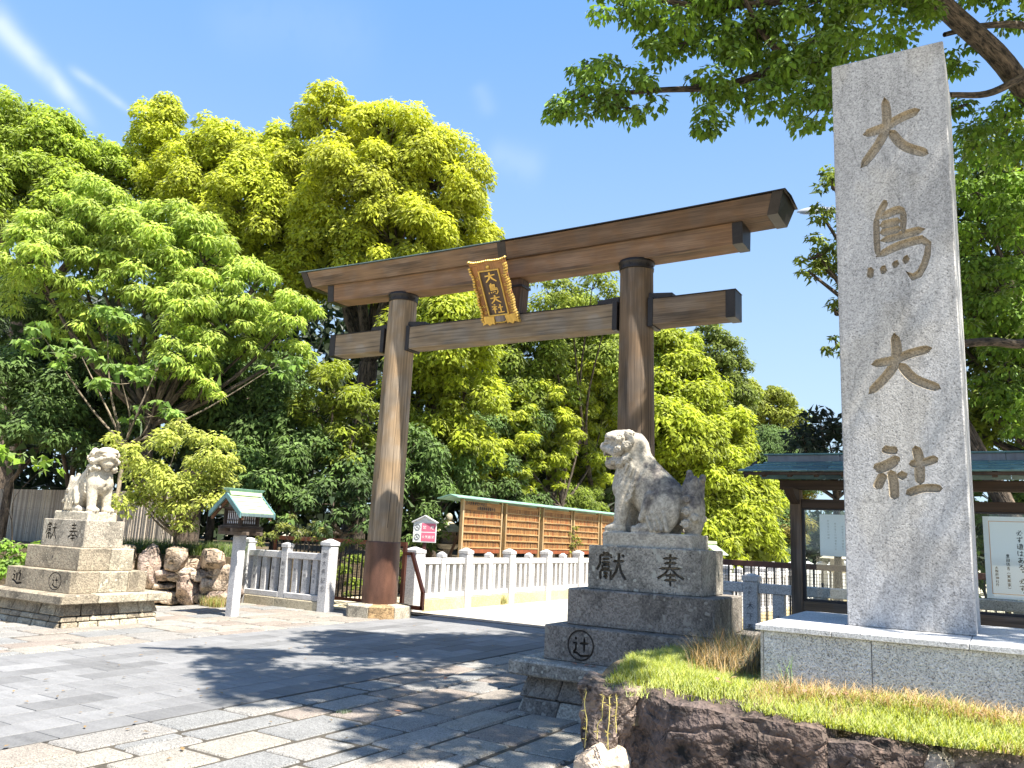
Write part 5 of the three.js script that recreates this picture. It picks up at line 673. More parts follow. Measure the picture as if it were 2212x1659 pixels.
// ---------- roofed notice board on the right ----------
{
  const Z = -9.85, o = thing('notice_board', 'dark wooden glazed notice board with a blue green copper roof, behind the tall inscribed stone', 'notice board', [0, 0, Z]);
  for (const x of [-2.08, -0.52, 1.1]) part(o, 'post', cbox(x - 0.06, x + 0.06, -0.05, 2.22, -0.06, 0.06, 0.006, x, false), mHutGrey);
  part(o, 'head_beam', cbox(-2.25, 2.2, 2.221, 2.33, -0.07, 0.07, 0.008, 0, true), mHut); part(o, 'transom', cbox(-2.018, -0.582, 2.015, 2.115, -0.045, 0.045, 0.005, 0, true), mHut); part(o, 'transom', cbox(-0.458, 1.04, 2.015, 2.115, -0.045, 0.045, 0.005, 1, true), mHut);
  for (const [a, b] of [[-2.018, -0.582], [-0.458, 1.04]]) { part(o, 'sill', cbox(a, b, 0.86, 0.985, -0.05, 0.05, 0.005, a, true), mHutGrey); part(o, 'lower_rail', cbox(a, b, 0.42, 0.50, -0.04, 0.04, 0.005, a, true), mHut); part(o, 'glass_frame', cbox(a, a + 0.03, 0.986, 2.014, -0.03, 0.03, 0.003), mBlackInk); part(o, 'glass_frame', cbox(b - 0.03, b, 0.986, 2.014, -0.03, 0.03, 0.003), mBlackInk); part(o, 'glass_frame', cbox(a + 0.03, b - 0.03, 0.986, 1.012, -0.03, 0.03, 0.003), mBlackInk); part(o, 'glass_frame', cbox(a + 0.03, b - 0.03, 1.995, 2.014, -0.03, 0.03, 0.003), mBlackInk);
    part(o, 'glass_pane', cbox(a + 0.03, b - 0.03, 1.013, 1.994, 0.017, 0.021, 0), M('glass', [0.95, 0.98, 0.97], null, 0.02, 0, { transmission: 1, thickness: 0, ior: 1.5 })); }
  for (const x of [-2.08, -0.52, 1.1]) part(o, 'bracket', hex([[x - 0.05, 2.14, 0.3], [x + 0.05, 2.14, 0.3], [x + 0.05, 2.02, -0.05], [x - 0.05, 2.02, -0.05], [x - 0.05, 2.22, 0.42], [x + 0.05, 2.22, 0.42], [x + 0.05, 2.22, -0.05], [x - 0.05, 2.22, -0.05]], 0.006), mHut);
  // rafters
  for (let i = 0; i < 17; i++) { const x = -2.35 + i * 0.28; part(o, 'rafter', hex([[x, 2.33, 0.48], [x + 0.05, 2.33, 0.48], [x + 0.05, 2.46, 0.03], [x, 2.46, 0.03], [x, 2.375, 0.48], [x + 0.05, 2.375, 0.48], [x + 0.05, 2.515, 0.03], [x, 2.515, 0.03]], 0.003), mHut); }
  part(o, 'eave_board', cbox(-2.55, 2.5, 2.352, 2.385, 0.481, 0.515, 0.004), mHut); part(o, 'barge_board', hex([[-2.545, 2.32, 0.5], [-2.515, 2.32, 0.5], [-2.515, 2.47, 0.0], [-2.545, 2.47, 0.0], [-2.545, 2.40, 0.5], [-2.515, 2.40, 0.5], [-2.515, 2.56, 0], [-2.545, 2.56, 0]], 0.004), mHut);
  // copper sheets, staggered, in four rows each side
  const rows = 4, ze = 0.54, zr = 0.05, ye = 2.392, yr = 2.545; for (const s of [1, -1]) for (let r = 0; r < rows; r++) { const za = mix(ze, zr, r / rows), zb = mix(ze, zr, (r + 1) / rows), ya = mix(ye, yr, r / rows), yb = mix(ye, yr, (r + 1) / rows); for (let x = -2.6 + (r % 2) * -0.19, k = 0; x < 2.52; x += 0.38, k++) { const a = Math.max(x, -2.6 + r * 0.05), b = Math.min(x + 0.377, 2.55); if (b - a < 0.04) continue; const c = [[a, ya - 0.004, s * za], [b, ya - 0.004, s * za], [b, yb - 0.006, s * zb], [a, yb - 0.006, s * zb], [a, ya + 0.012, s * (za + 0.004)], [b, ya + 0.012, s * (za + 0.004)], [b, yb + 0.0, s * zb], [a, yb + 0.0, s * zb]]; part(o, 'roof_sheet', hex(s > 0 ? c : [c[3], c[2], c[1], c[0], c[7], c[6], c[5], c[4]], 0.002, (k + r) * 0.7), [mCopperBlue, M('copper_blue_light', [0.135, 0.265, 0.27], 'copper', 0.5), M('copper_blue_dark', [0.085, 0.175, 0.195], 'copper', 0.55)][(k * 7 + r * 3) % 3]); } }
  for (let x = -2.38, k = 0; x < 2.4; x += 0.8, k++) part(o, 'ridge_cover', cbox(x, Math.min(x + 0.797, 2.42), 2.536, 2.615, -0.075, 0.075, 0.004, k), M('ridge_lead', [0.17, 0.20, 0.24], 'copper', 0.5)); part(o, 'ridge_cap', cbox(-2.42, 2.45, 2.616, 2.634, -0.095, 0.095, 0.004), mCopperBlue);
  // sheets of paper behind the glass
  const sheet = (label, x0, x1, y0, y1) => { const p = thing('poster', label, 'poster', [x0, y1, Z - 0.005]); part(p, 'sheet', cbox(0, x1 - x0, y0 - y1, 0, 0, 0.003, 0), mPaper); return p; };
  const p = sheet('white poster with large vertical brush writing and a thin orange border behind the right glass', -0.225, 0.56, 1.15, 1.97), or = M('orange_line', [0.62, 0.30, 0.12], null, 0.9), H = 0.82, W = 0.785;
  for (const b of [[0.05, W - 0.05, -0.052, -0.045], [0.05, W - 0.05, -H + 0.045, -H + 0.052], [0.05, 0.056, -H + 0.052, -0.052], [W - 0.056, W - 0.05, -H + 0.052, -0.052]]) part(p, 'border_line', cbox(b[0], b[1], b[2], b[3], 0.0031, 0.0038, 0), or);
  const tx = (s, x, y, size, w = 10) => { const g = textGeo(s, size, { w, pitch: 1.13 }); g.translate(x, y, 0.0035); part(p, 'lettering', g, mBlackInk); }; tx('必ず道はある。必ず。', 0.285, -0.13, 0.060, 13); tx('豊田佐吉（実業家）', 0.185, -0.375, 0.036, 14); tx('大阪府神社庁', 0.085, -0.50, 0.030, 15);
  const l = sheet('white sheet with small print in columns behind the left glass', -1.83, -1.28, 1.49, 1.95); for (let i = 0; i < 6; i++) { const g = textGeo('参拝者大社神道春行宗武'.slice(0, 7 + (i * 3) % 4), 0.024, { w: 10, pitch: 1.3 }); g.translate(0.08 + i * 0.075, -0.06 - (i % 3) * 0.03, 0.0035); part(l, 'lettering', g, mInkFaint); }
}
{ // street light behind the tall stone
  const o = thing('street_lamp', 'grey LED street lamp head reaching out left behind the tall inscribed stone', 'street lamp', [-1.42, 0, -14]); const gr = M('lamp_grey', [0.30, 0.315, 0.335], null, 0.5);
  part(o, 'pole', new THREE.CylinderGeometry(0.06, 0.1, 7.0, 16).translate(0, 3.45, 0), gr); part(o, 'arm', tube([[0, 6.9, 0], [-0.25, 7.05, 0], [-0.8, 7.14, 0]], 0.045, 0.04, 10, 12), gr);
  const shape = (g) => g.rotateX(0.34).rotateZ(-0.17).translate(-1.05, 7.24, 0), hd = new THREE.SphereGeometry(0.5, 32, 16).scale(0.78, 0.2, 0.40), p = hd.attributes.position; for (let i = 0; i < p.count; i++) { if (p.getY(i) < 0) p.setY(i, p.getY(i) * 0.12); const x = p.getX(i); if (x > 0) p.setZ(i, p.getZ(i) * (1 - 0.7 * x)); } hd.computeVertexNormals(); part(o, 'lamp_head', shape(hd), gr);
  part(o, 'underside_rim', shape(cbox(-0.31, -0.02, -0.026, -0.014, -0.125, 0.125, 0.004)), M('lamp_rim', [0.22, 0.23, 0.25], null, 0.5)); part(o, 'lens', shape(cbox(-0.27, -0.09, -0.032, -0.0265, -0.085, 0.085, 0.002)), M('lamp_lens', [0.78, 0.70, 0.46], null, 0.4));
}
// ---------- rocks ----------
function rockGeo(w, h, d, seed, rough = 0.12, cuts = 9, seg = 16, round = 0.42) {
  const q = rng(seed), g = mergeVertices((() => { const b = new THREE.BoxGeometry(1, 1, 1, seg, seg, seg); b.deleteAttribute('normal'); b.deleteAttribute('uv'); return b; })()), p = g.attributes.position, v = new THREE.Vector3();
  const planes = Array.from({ length: cuts }, () => [new THREE.Vector3(q() - 0.5, q() - 0.5, q() - 0.5).normalize(), 0.40 + q() * 0.14]);
  for (let i = 0; i < p.count; i++) {
    v.fromBufferAttribute(p, i); const l = v.length(), m = Math.max(Math.abs(v.x), Math.abs(v.y), Math.abs(v.z)); v.multiplyScalar(mix(1, m / l * 1.12, round));
    for (const [n, k] of planes) { const e = v.dot(n) - k; if (e > 0) v.addScaledVector(n, -e * 0.9); }
    const s = seed * 1.7, X = v.x * w, Y = v.y * h, Z = v.z * d, f = fbm3(X * 3 + s, Y * 3, Z * 3, 4) * rough + fbm3(X * 11 + s, Y * 11, Z * 11, 3) * rough * 0.45 - smooth(0.06, 0, Math.abs(fbm3(X * 2.3 + s, Y * 3.1, Z * 2.3 + 5, 3))) * rough * 0.35;
    const dir = v.clone().normalize(); p.setXYZ(i, X + dir.x * f, Y + dir.y * f, Z + dir.z * f);
  }
  g.computeVertexNormals(); return boxUV(toCreasedNormals(g, 0.7), seed * 0.37, seed * 0.21);
}
{
  const o = thing('rock_wall', 'low wall of big brownish rocks holding the grass bed in the right foreground', 'stone wall'); const R = (x, y, z, w, h, d, s, m, r, ry = 0, seg = 20, cuts = 9) => { const t = part(o, 'rock', rockGeo(w, h, d, s, r, cuts, seg), m); t.position.set(x, y + (x < -2.2 ? 0.05 : -0.01), z); t.rotation.y = ry; };
  R(-2.47, 0.31, -5.72, 0.46, 0.56, 0.62, 3, mRock, 0.085, 0.1, 24); R(-2.45, -0.02, -5.55, 0.40, 0.34, 0.5, 4, mRockPale, 0.05, 0.2); R(-2.55, 0.08, -5.85, 0.3, 0.4, 0.4, 14, mRockTan, 0.06);
  R(-1.62, 0.18, -5.58, 1.42, 0.78, 0.52, 5, mRockDark, 0.06, 0.0, 40, 7); R(-0.74, 0.12, -5.60, 0.56, 0.76, 0.5, 6, mRockDark, 0.085, 0.05, 26, 6); R(-0.42, 0.14, -5.60, 0.2, 0.72, 0.3, 7, mRockPale, 0.05); R(0.12, 0.15, -5.62, 0.95, 0.75, 0.55, 8, mRock, 0.10, -0.05, 26); R(1.1, 0.15, -5.62, 1.1, 0.75, 0.55, 9, mRockDark, 0.08, 0.05, 20);
  R(-2.62, 0.2, -6.35, 0.34, 0.6, 0.62, 10, mRockDark, 0.06, 0.1);
}
{
  const o = thing('boulder_wall', 'wall of rounded tan and pink boulders between the left pedestal and the wooden lantern', 'stone wall'), A = [-12.93, -11.18], U = [-0.82, 0.57], q = rng(8);
  const L = [[1135, 1145, 175, 320, 0], [1340, 1085, 225, 175, 1], [1625, 1080, 330, 165, 2], [1275, 1215, 115, 95, 0], [1365, 1218, 80, 80, 1], [1450, 1185, 115, 62, 3], [1553, 1205, 92, 78, 2], [1650, 1190, 110, 88, 1], [1460, 1310, 190, 225, 0], [1625, 1285, 125, 150, 3], [1728, 1225, 95, 210, 1], [1258, 1300, 95, 62, 2], [1335, 1380, 70, 90, 1], [1260, 1375, 90, 90, 0], [1690, 1370, 150, 110, 0], [1585, 1385, 90, 80, 1], [940, 1150, 190, 300, 1], [1780, 1330, 60, 180, 0], [1440, 1120, 60, 80, 1]];
  L.forEach(([x, y, w, h, c], i) => { const u = (1790 - x) / 408, t = part(o, 'boulder', rockGeo(w / 325, h / 395, 0.42, 40 + i, 0.06, 10, 14, 0.5), [mRockPink, mRockTan, mRockTan, mRockPale][c]); t.position.set(A[0] + U[0] * u, (1425 - y) / 408, A[1] + U[1] * u - 0.05 + (q() - 0.5) * 0.1); t.rotation.y = -0.60; });
  const back = new THREE.Shape(); back.moveTo(-13.6, 11.5); back.lineTo(-13.05, 11.3); back.lineTo(-16.0, 9.25); back.lineTo(-19.5, 8.2); back.lineTo(-34, 8.2); back.lineTo(-34, 40); back.lineTo(-13.6, 40); back.closePath();
  const g = new THREE.ExtrudeGeometry(back, { depth: 0.9, bevelEnabled: false }).rotateX(-Math.PI / 2); struct('raised_ground', boxUV(g), mSoil);
}
// ---------- leaves ----------
class Leaves {                                        // tri: one triangle a leaf, for trees far away
  constructor(n = 4096, tri = false) { this.v = tri ? 3 : 4; this.tri = tri; const k = n * this.v * 3; this.p = new Float32Array(k); this.nn = new Float32Array(k); this.c = new Float32Array(k); this.k = 0; this.cap = n; }
  grow() { const f = (a) => { const b = new Float32Array(a.length * 2); b.set(a); return b; }; this.p = f(this.p); this.nn = f(this.nn); this.c = f(this.c); this.cap *= 2; }
  // leaf base at (x,y,z), axis a (unit), face normal n (unit), length, width, colour
  add(x, y, z, ax, ay, az, nx, ny, nz, len, wid, r, g, b) {
    if (this.k >= this.cap) this.grow();
    const bx = ay * nz - az * ny, by = az * nx - ax * nz, bz = ax * ny - ay * nx, h = wid / 2, i = this.k * this.v * 3, p = this.p;
    if (this.tri) { p[i] = x + bx * h; p[i + 1] = y + by * h; p[i + 2] = z + bz * h; p[i + 3] = x + ax * len; p[i + 4] = y + ay * len; p[i + 5] = z + az * len; p[i + 6] = x - bx * h; p[i + 7] = y - by * h; p[i + 8] = z - bz * h; } else {
      const m = len * 0.42, f = wid * 0.16;
      p[i] = x; p[i + 1] = y; p[i + 2] = z; p[i + 3] = x + ax * m + bx * h + nx * f; p[i + 4] = y + ay * m + by * h + ny * f; p[i + 5] = z + az * m + bz * h + nz * f;
      p[i + 6] = x + ax * len; p[i + 7] = y + ay * len; p[i + 8] = z + az * len; p[i + 9] = x + ax * m - bx * h + nx * f; p[i + 10] = y + ay * m - by * h + ny * f; p[i + 11] = z + az * m - bz * h + nz * f;
    }
    for (let j = 0; j < this.v; j++) { const e = i + j * 3; this.nn[e] = nx; this.nn[e + 1] = ny; this.nn[e + 2] = nz; this.c[e] = r; this.c[e + 1] = g; this.c[e + 2] = b; }
    this.k++;
  }
  geo() {
    const k = this.k, n = k * this.v * 3, g = new THREE.BufferGeometry(); g.setAttribute('position', new THREE.BufferAttribute(this.p.slice(0, n), 3)); g.setAttribute('normal', new THREE.BufferAttribute(this.nn.slice(0, n), 3)); g.setAttribute('color', new THREE.BufferAttribute(this.c.slice(0, n), 3));
    if (!this.tri) { const ix = new Uint32Array(k * 6); for (let i = 0; i < k; i++) { const v = i * 4; ix.set([v, v + 1, v + 2, v, v + 2, v + 3], i * 6); } g.setIndex(new THREE.BufferAttribute(ix, 1)); }
    return g;
  }
}
const unit = (q) => { const z = q() * 2 - 1, a = q() * 6.2832, s = Math.sqrt(1 - z * z); return [Math.cos(a) * s, z, Math.sin(a) * s]; };
let LEAFCOUNT = 0;
// leaves of one clump: a shell of leaves facing out and up, so each clump reads as a lit mound
function clump(L, q, c, rc, n, o, tone) {
  for (let i = 0; i < n; i++) {
    let d = unit(q); if (d[1] < -0.55) d[1] *= -0.6; const s = rc * (0.55 + 0.5 * Math.pow(q(), 0.6)), x = c[0] + d[0] * s * (o.flatX ?? 1), y = c[1] + d[1] * s * (o.flat ?? 0.95), z = c[2] + d[2] * s * (o.flatX ?? 1);
    let nx = d[0] * 0.9 + (q() - 0.5) * 1.1, ny = d[1] * 0.7 + 0.45 + (q() - 0.5) * 1.1, nz = d[2] * 0.9 + (q() - 0.5) * 1.1; let l = Math.hypot(nx, ny, nz) || 1; nx /= l; ny /= l; nz /= l;
    let ax = d[0] + (q() - 0.5) * 1.2, ay = (o.droop ?? -0.35) + (q() - 0.5) * 0.9, az = d[2] + (q() - 0.5) * 1.2; const k = ax * nx + ay * ny + az * nz; ax -= k * nx; ay -= k * ny; az -= k * nz; l = Math.hypot(ax, ay, az) || 1; ax /= l; ay /= l; az /= l;
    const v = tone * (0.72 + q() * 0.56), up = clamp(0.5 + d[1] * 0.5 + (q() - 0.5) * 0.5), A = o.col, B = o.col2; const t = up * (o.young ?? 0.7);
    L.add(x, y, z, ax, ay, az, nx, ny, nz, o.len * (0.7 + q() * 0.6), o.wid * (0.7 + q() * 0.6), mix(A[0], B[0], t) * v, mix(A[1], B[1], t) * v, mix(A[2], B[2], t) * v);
  }
}
// lobes: [x, y, z, r] in metres
function crown(L, q, lobes, o, mids) {
  for (const [x, y, z, r] of lobes) {
    const nc = Math.max(3, Math.round((o.clumps ?? 8.5) * r * r * 1.15 + 4));
    for (let i = 0; i < nc; i++) {
      const d = unit(q); if (d[1] < -0.7) d[1] *= -0.7; const rc = r * (o.cr ?? 0.32) * (0.6 + q() * 0.7) + 0.1 * Math.min(1, r), k = r * (0.55 + 0.4 * Math.sqrt(q())); const c = [x + d[0] * k, y + d[1] * k * (o.squash ?? 0.92), z + d[2] * k];
      if (mids && q() < 0.4) mids.push([x, y, z, c]);
      const n = Math.round((o.lai ?? 1.3) * 2 * Math.PI * rc * rc / (o.len * o.wid * 0.5) * (0.7 + q() * 0.6)); clump(L, q, c, rc, n, o, 0.82 + q() * 0.36);
    }
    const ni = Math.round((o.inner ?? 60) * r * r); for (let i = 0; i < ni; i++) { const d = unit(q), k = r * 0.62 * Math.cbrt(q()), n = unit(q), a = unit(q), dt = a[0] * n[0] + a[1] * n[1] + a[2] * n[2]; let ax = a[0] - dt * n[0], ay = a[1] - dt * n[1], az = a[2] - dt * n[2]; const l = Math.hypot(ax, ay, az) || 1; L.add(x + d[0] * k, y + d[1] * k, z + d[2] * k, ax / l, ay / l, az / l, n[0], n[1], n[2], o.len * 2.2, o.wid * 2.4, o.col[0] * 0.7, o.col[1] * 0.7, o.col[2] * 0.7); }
  }
}
function tree(name, label, cat, lobes, o) {
  const q = rng(o.seed), c = lobes.reduce((s, l) => [s[0] + l[0], s[1] + l[1], s[2] + l[2]], [0, 0, 0]).map((v) => v / lobes.length), bx = o.base ? o.base[0] : c[0], bz = o.base ? o.base[1] : c[2], by = o.base?.[2] ?? 0;
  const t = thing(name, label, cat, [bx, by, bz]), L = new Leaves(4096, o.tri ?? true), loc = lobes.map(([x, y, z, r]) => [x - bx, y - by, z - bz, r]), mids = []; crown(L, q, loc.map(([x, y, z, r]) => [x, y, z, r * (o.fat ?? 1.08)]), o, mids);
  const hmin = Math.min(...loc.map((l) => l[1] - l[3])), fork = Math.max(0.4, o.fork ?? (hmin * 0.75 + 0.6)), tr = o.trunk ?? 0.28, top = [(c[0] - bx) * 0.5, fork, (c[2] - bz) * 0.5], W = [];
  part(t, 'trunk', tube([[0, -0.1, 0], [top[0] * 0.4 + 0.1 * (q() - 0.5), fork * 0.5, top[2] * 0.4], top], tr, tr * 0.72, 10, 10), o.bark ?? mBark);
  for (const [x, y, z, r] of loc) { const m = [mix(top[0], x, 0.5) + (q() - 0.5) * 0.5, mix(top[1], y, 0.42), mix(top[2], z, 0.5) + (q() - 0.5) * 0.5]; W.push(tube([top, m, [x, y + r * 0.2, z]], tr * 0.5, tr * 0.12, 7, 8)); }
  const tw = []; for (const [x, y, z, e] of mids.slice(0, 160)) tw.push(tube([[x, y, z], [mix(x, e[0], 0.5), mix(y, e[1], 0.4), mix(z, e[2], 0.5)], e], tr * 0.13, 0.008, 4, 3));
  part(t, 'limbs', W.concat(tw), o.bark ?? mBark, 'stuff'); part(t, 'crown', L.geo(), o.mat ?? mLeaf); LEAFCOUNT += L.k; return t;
}
const far = (list, s) => lobesAt(list.map(([x, y, d, r]) => [x, y, d * s, r * s]));
const lobesAt = (list) => list.map(([x, y, d, r]) => { const p = at(x, y, d); return [p.x, p.y, p.z, r]; });
// leaf colours (linear): shaded and young growth
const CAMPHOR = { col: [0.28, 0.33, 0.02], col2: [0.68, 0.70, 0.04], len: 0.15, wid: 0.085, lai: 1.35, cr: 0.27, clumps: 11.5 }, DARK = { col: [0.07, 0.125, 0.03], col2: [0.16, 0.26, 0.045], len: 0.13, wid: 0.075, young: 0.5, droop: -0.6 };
// ---------- the wood behind the gate ----------
tree('camphor_tree', 'tall rounded camphor tree with the highest crown, directly left above the gate lintel', 'tree', lobesAt([[705, 262, 27, 1.1], [840, 322, 26.5, 1.4], [930, 405, 26.5, 1.6], [985, 495, 27, 1.25], [775, 425, 26, 1.7], [665, 395, 27, 1.2], [860, 540, 25.5, 1.7], [955, 585, 26.5, 1.3], [740, 560, 26, 1.5]]), { ...CAMPHOR, seed: 11, trunk: 0.42, base: (() => { const p = at(765, 1120, 27); return [p.x, p.z]; })() });
tree('camphor_tree', 'yellow green twin topped camphor tree left of the highest crown', 'tree', lobesAt([[355, 288, 29, 1.15], [490, 330, 28, 1.2], [575, 345, 28, 1.15], [420, 405, 28, 1.5], [540, 450, 27, 1.6], [610, 520, 27, 1.4], [320, 390, 29, 1.1], [470, 540, 27, 1.4], [620, 620, 27, 1.2]]), { ...CAMPHOR, col: [0.27, 0.33, 0.02], col2: [0.66, 0.70, 0.04], seed: 12, trunk: 0.4 });
tree('camphor_tree', 'dark green camphor tree at the upper left edge under the vapour trail', 'tree', lobesAt([[10, 300, 27, 1.4], [85, 325, 27, 1.4], [175, 365, 28, 1.35], [250, 400, 28, 1.0], [50, 440, 26, 1.6], [150, 480, 26, 1.3], [-60, 380, 27, 1.6]]), { ...CAMPHOR, col: [0.17, 0.25, 0.02], col2: [0.46, 0.58, 0.04], seed: 13, trunk: 0.4 });
tree('feathery_tree', 'light green feathery leaved tree spreading low at the left in front of the camphors', 'tree', lobesAt([[235, 480, 20, 0.95], [340, 525, 20, 1.0], [140, 510, 19.5, 0.95], [440, 570, 20, 1.0], [545, 640, 20, 0.85], [640, 690, 20, 0.65], [370, 650, 19.5, 0.9], [480, 715, 19.5, 0.8], [210, 600, 19.5, 0.75], [60, 560, 19, 0.9], [400, 770, 19, 0.7], [285, 745, 19, 0.6], [560, 740, 20, 0.6], [170, 700, 19.5, 0.7], [450, 830, 19, 0.55], [630, 770, 20, 0.5], [90, 640, 19, 0.7], [310, 590, 19.5, 0.8], [420, 680, 19.2, 0.8]]), { col: [0.20, 0.32, 0.04], col2: [0.58, 0.68, 0.10], len: 0.15, wid: 0.06, lai: 1.25, cr: 0.27, flat: 0.7, droop: -0.7, seed: 14, trunk: 0.16, clumps: 14, inner: 20 });
tree('maple_like_tree', 'thin young tree with sprays of pale broad leaves in the dark gap at the left', 'tree', lobesAt([[170, 770, 18, 0.5], [260, 830, 18, 0.55], [340, 800, 18, 0.4], [90, 730, 18, 0.4], [330, 900, 18, 0.45], [610, 790, 19, 0.45], [230, 700, 18.5, 0.5]]), { col: [0.09, 0.19, 0.03], col2: [0.28, 0.42, 0.06], len: 0.17, wid: 0.12, lai: 0.75, flat: 0.3, seed: 15, trunk: 0.06, bark: mBarkPale, inner: 4 });
tree('yellow_green_tree', 'bright yellow green tree just right of the left gate pillar', 'tree', lobesAt([[960, 730, 23, 1.5], [1005, 850, 23, 1.0], [930, 650, 24, 1.1], [985, 970, 23, 1.1], [905, 860, 23, 1.1], [900, 960, 22.5, 0.9]]), { ...CAMPHOR, col: [0.19, 0.25, 0.014], col2: [0.52, 0.57, 0.025], seed: 16, trunk: 0.25 });
tree('yellow_green_tree', 'small yellowish tree in shade left of the left gate pillar', 'tree', lobesAt([[720, 850, 20, 0.7], [770, 910, 20, 0.7], [680, 890, 20.5, 0.6], [790, 980, 20, 0.6], [740, 970, 20, 0.65]]), { ...CAMPHOR, col: [0.12, 0.17, 0.012], col2: [0.36, 0.42, 0.02], len: 0.14, wid: 0.06, seed: 17, trunk: 0.12, lai: 1.0 });
tree('mixed_tree', 'mottled green tree seen through the gate opening below the tie beam', 'tree', lobesAt([[1115, 770, 28, 1.4], [1240, 720, 30, 1.4], [1270, 830, 30, 1.7], [1165, 880, 28.5, 1.4], [1310, 760, 31, 1.35], [1090, 880, 27, 1.2]]), { ...CAMPHOR, col: [0.10, 0.16, 0.016], col2: [0.35, 0.43, 0.035], seed: 18, trunk: 0.3 });
tree('yellow_green_tree', 'layered lime tree in the middle of the gate opening above the donor board roof', 'tree', lobesAt([[1150, 860, 27, 0.9], [1230, 860, 29, 1.1], [1310, 880, 30.5, 1.1], [1190, 940, 27.5, 0.9], [1270, 800, 29.5, 1.0], [1100, 930, 26, 0.8], [1330, 1010, 32, 1.1], [1180, 1020, 27.5, 0.8], [1265, 1040, 30, 0.9], [1110, 1040, 25.6, 0.6]]), { ...CAMPHOR, col: [0.19, 0.25, 0.014], col2: [0.58, 0.63, 0.025], flat: 0.6, seed: 37, trunk: 0.1 });
tree('airy_tree', 'airy pale tree top showing between the lintel and the tie beam', 'tree', lobesAt([[1185, 640, 27, 0.75], [1280, 625, 27, 0.8], [1235, 690, 27, 0.8], [1150, 690, 27.5, 0.7], [1315, 680, 27, 0.7]]), { ...CAMPHOR, col: [0.13, 0.18, 0.02], col2: [0.36, 0.42, 0.04], len: 0.15, wid: 0.07, seed: 19, lai: 0.55, inner: 5, trunk: 0.12, fork: 4.5, base: (() => { const p = at(1300, 1050, 32); return [p.x, p.z]; })() });
tree('golden_shrub', 'golden tipped layered shrub behind the donor boards, seen through the gate', 'tree', lobesAt([[1230, 900, 29.5, 1.2], [1290, 950, 31.5, 1.1], [1170, 960, 28, 1.0], [1250, 985, 30, 1.1], [1110, 1000, 26.5, 0.95]]), { ...CAMPHOR, col: [0.13, 0.19, 0.012], col2: [0.48, 0.53, 0.02], flat: 0.6, seed: 20, trunk: 0.14, len: 0.15, wid: 0.075 });
tree('round_bush', 'dome shaped clipped green bush over the donor board roof', 'bush', lobesAt([[1205, 1095, 29, 0.95], [1245, 1097, 29, 0.9], [1165, 1112, 28.5, 0.75], [1220, 1135, 29, 1.0]]), { col: [0.10, 0.16, 0.015], col2: [0.31, 0.39, 0.03], len: 0.12, wid: 0.05, cr: 0.26, lai: 1.7, seed: 21, trunk: 0.1, clumps: 14 });
tree('camphor_tree', 'tall pointed bright camphor tree right of the right gate pillar', 'tree', far([[1430, 760, 25.5, 0.95], [1470, 850, 25, 1.2], [1440, 950, 24, 1.4], [1530, 950, 25, 1.2], [1500, 1050, 24.5, 1.4], [1585, 1050, 25, 1.0], [1420, 1070, 24, 1.2], [1560, 1130, 24, 1.0], [1395, 860, 25, 1.1], [1360, 1000, 25, 1.2], [1490, 1140, 23.5, 1.0], [1600, 1130, 24, 0.9], [1640, 1090, 25, 0.8], [1545, 1190, 23, 0.8], [1620, 1180, 24, 0.8], [1440, 1160, 23.5, 0.9], [1380, 1130, 23.5, 0.9]], 1.48), { ...CAMPHOR, col: [0.19, 0.25, 0.014], col2: [0.50, 0.56, 0.025], len: 0.24, wid: 0.135, seed: 22, trunk: 0.3 });
tree('lacy_tree', 'darker lacy tree top standing behind the pointed camphor on the right', 'tree', far([[1545, 765, 33, 1.0], [1515, 735, 33, 0.65], [1570, 800, 33, 0.85], [1530, 700, 33, 0.45], [1560, 870, 33, 1.2]], 1.45), { ...CAMPHOR, col: [0.08, 0.12, 0.016], col2: [0.24, 0.30, 0.035], len: 0.24, wid: 0.13, seed: 23, lai: 0.85, trunk: 0.2, fork: 7, inner: 10 });
tree('spreading_tree', 'distant spreading camphor with open dark branches at the right, above the notice board roof', 'tree', far([[1615, 870, 40, 1.1], [1660, 885, 40, 1.1], [1700, 910, 40, 0.9], [1725, 935, 40, 0.7], [1640, 930, 41, 0.7], [1690, 975, 40, 0.7], [1735, 990, 40, 0.7]], 1.4), { ...CAMPHOR, col: [0.14, 0.18, 0.02], col2: [0.37, 0.41, 0.03], len: 0.26, wid: 0.14, seed: 24, lai: 1.0, trunk: 0.4, fork: 2.6, inner: 5 });
tree('dark_leaved_tree', 'dark silhouetted broad leaved tree just left of the tall inscribed stone', 'tree', lobesAt([[1770, 905, 13.5, 0.25], [1790, 960, 13.5, 0.45], [1740, 965, 13.5, 0.35], [1765, 1010, 13.5, 0.5], [1850, 950, 13.8, 0.5], [1900, 1000, 13.8, 0.6]]), { ...DARK, col: [0.015, 0.028, 0.018], col2: [0.035, 0.06, 0.025], len: 0.17, wid: 0.06, lai: 0.75, droop: 0.2, seed: 25, tri: false, trunk: 0.07, inner: 4 });
tree('golden_shrub', 'yellow brown bush beside the left post of the notice board', 'bush', far([[1695, 1075, 21, 0.55], [1680, 1130, 20.5, 0.5], [1710, 1150, 20, 0.45], [1655, 1080, 22, 0.5]], 2.15), { ...CAMPHOR, col: [0.10, 0.095, 0.012], col2: [0.27, 0.22, 0.025], len: 0.22, wid: 0.11, seed: 26, trunk: 0.07 });
tree('grey_conifer', 'grey green soft conifer above the dark gate rail on the right', 'bush', far([[1620, 1120, 25, 0.75], [1600, 1180, 24, 0.7], [1650, 1190, 24, 0.6], [1575, 1195, 24, 0.6]], 1.65), { col: [0.06, 0.10, 0.06], col2: [0.17, 0.23, 0.11], len: 0.22, wid: 0.05, lai: 1.3, seed: 27, trunk: 0.1 });
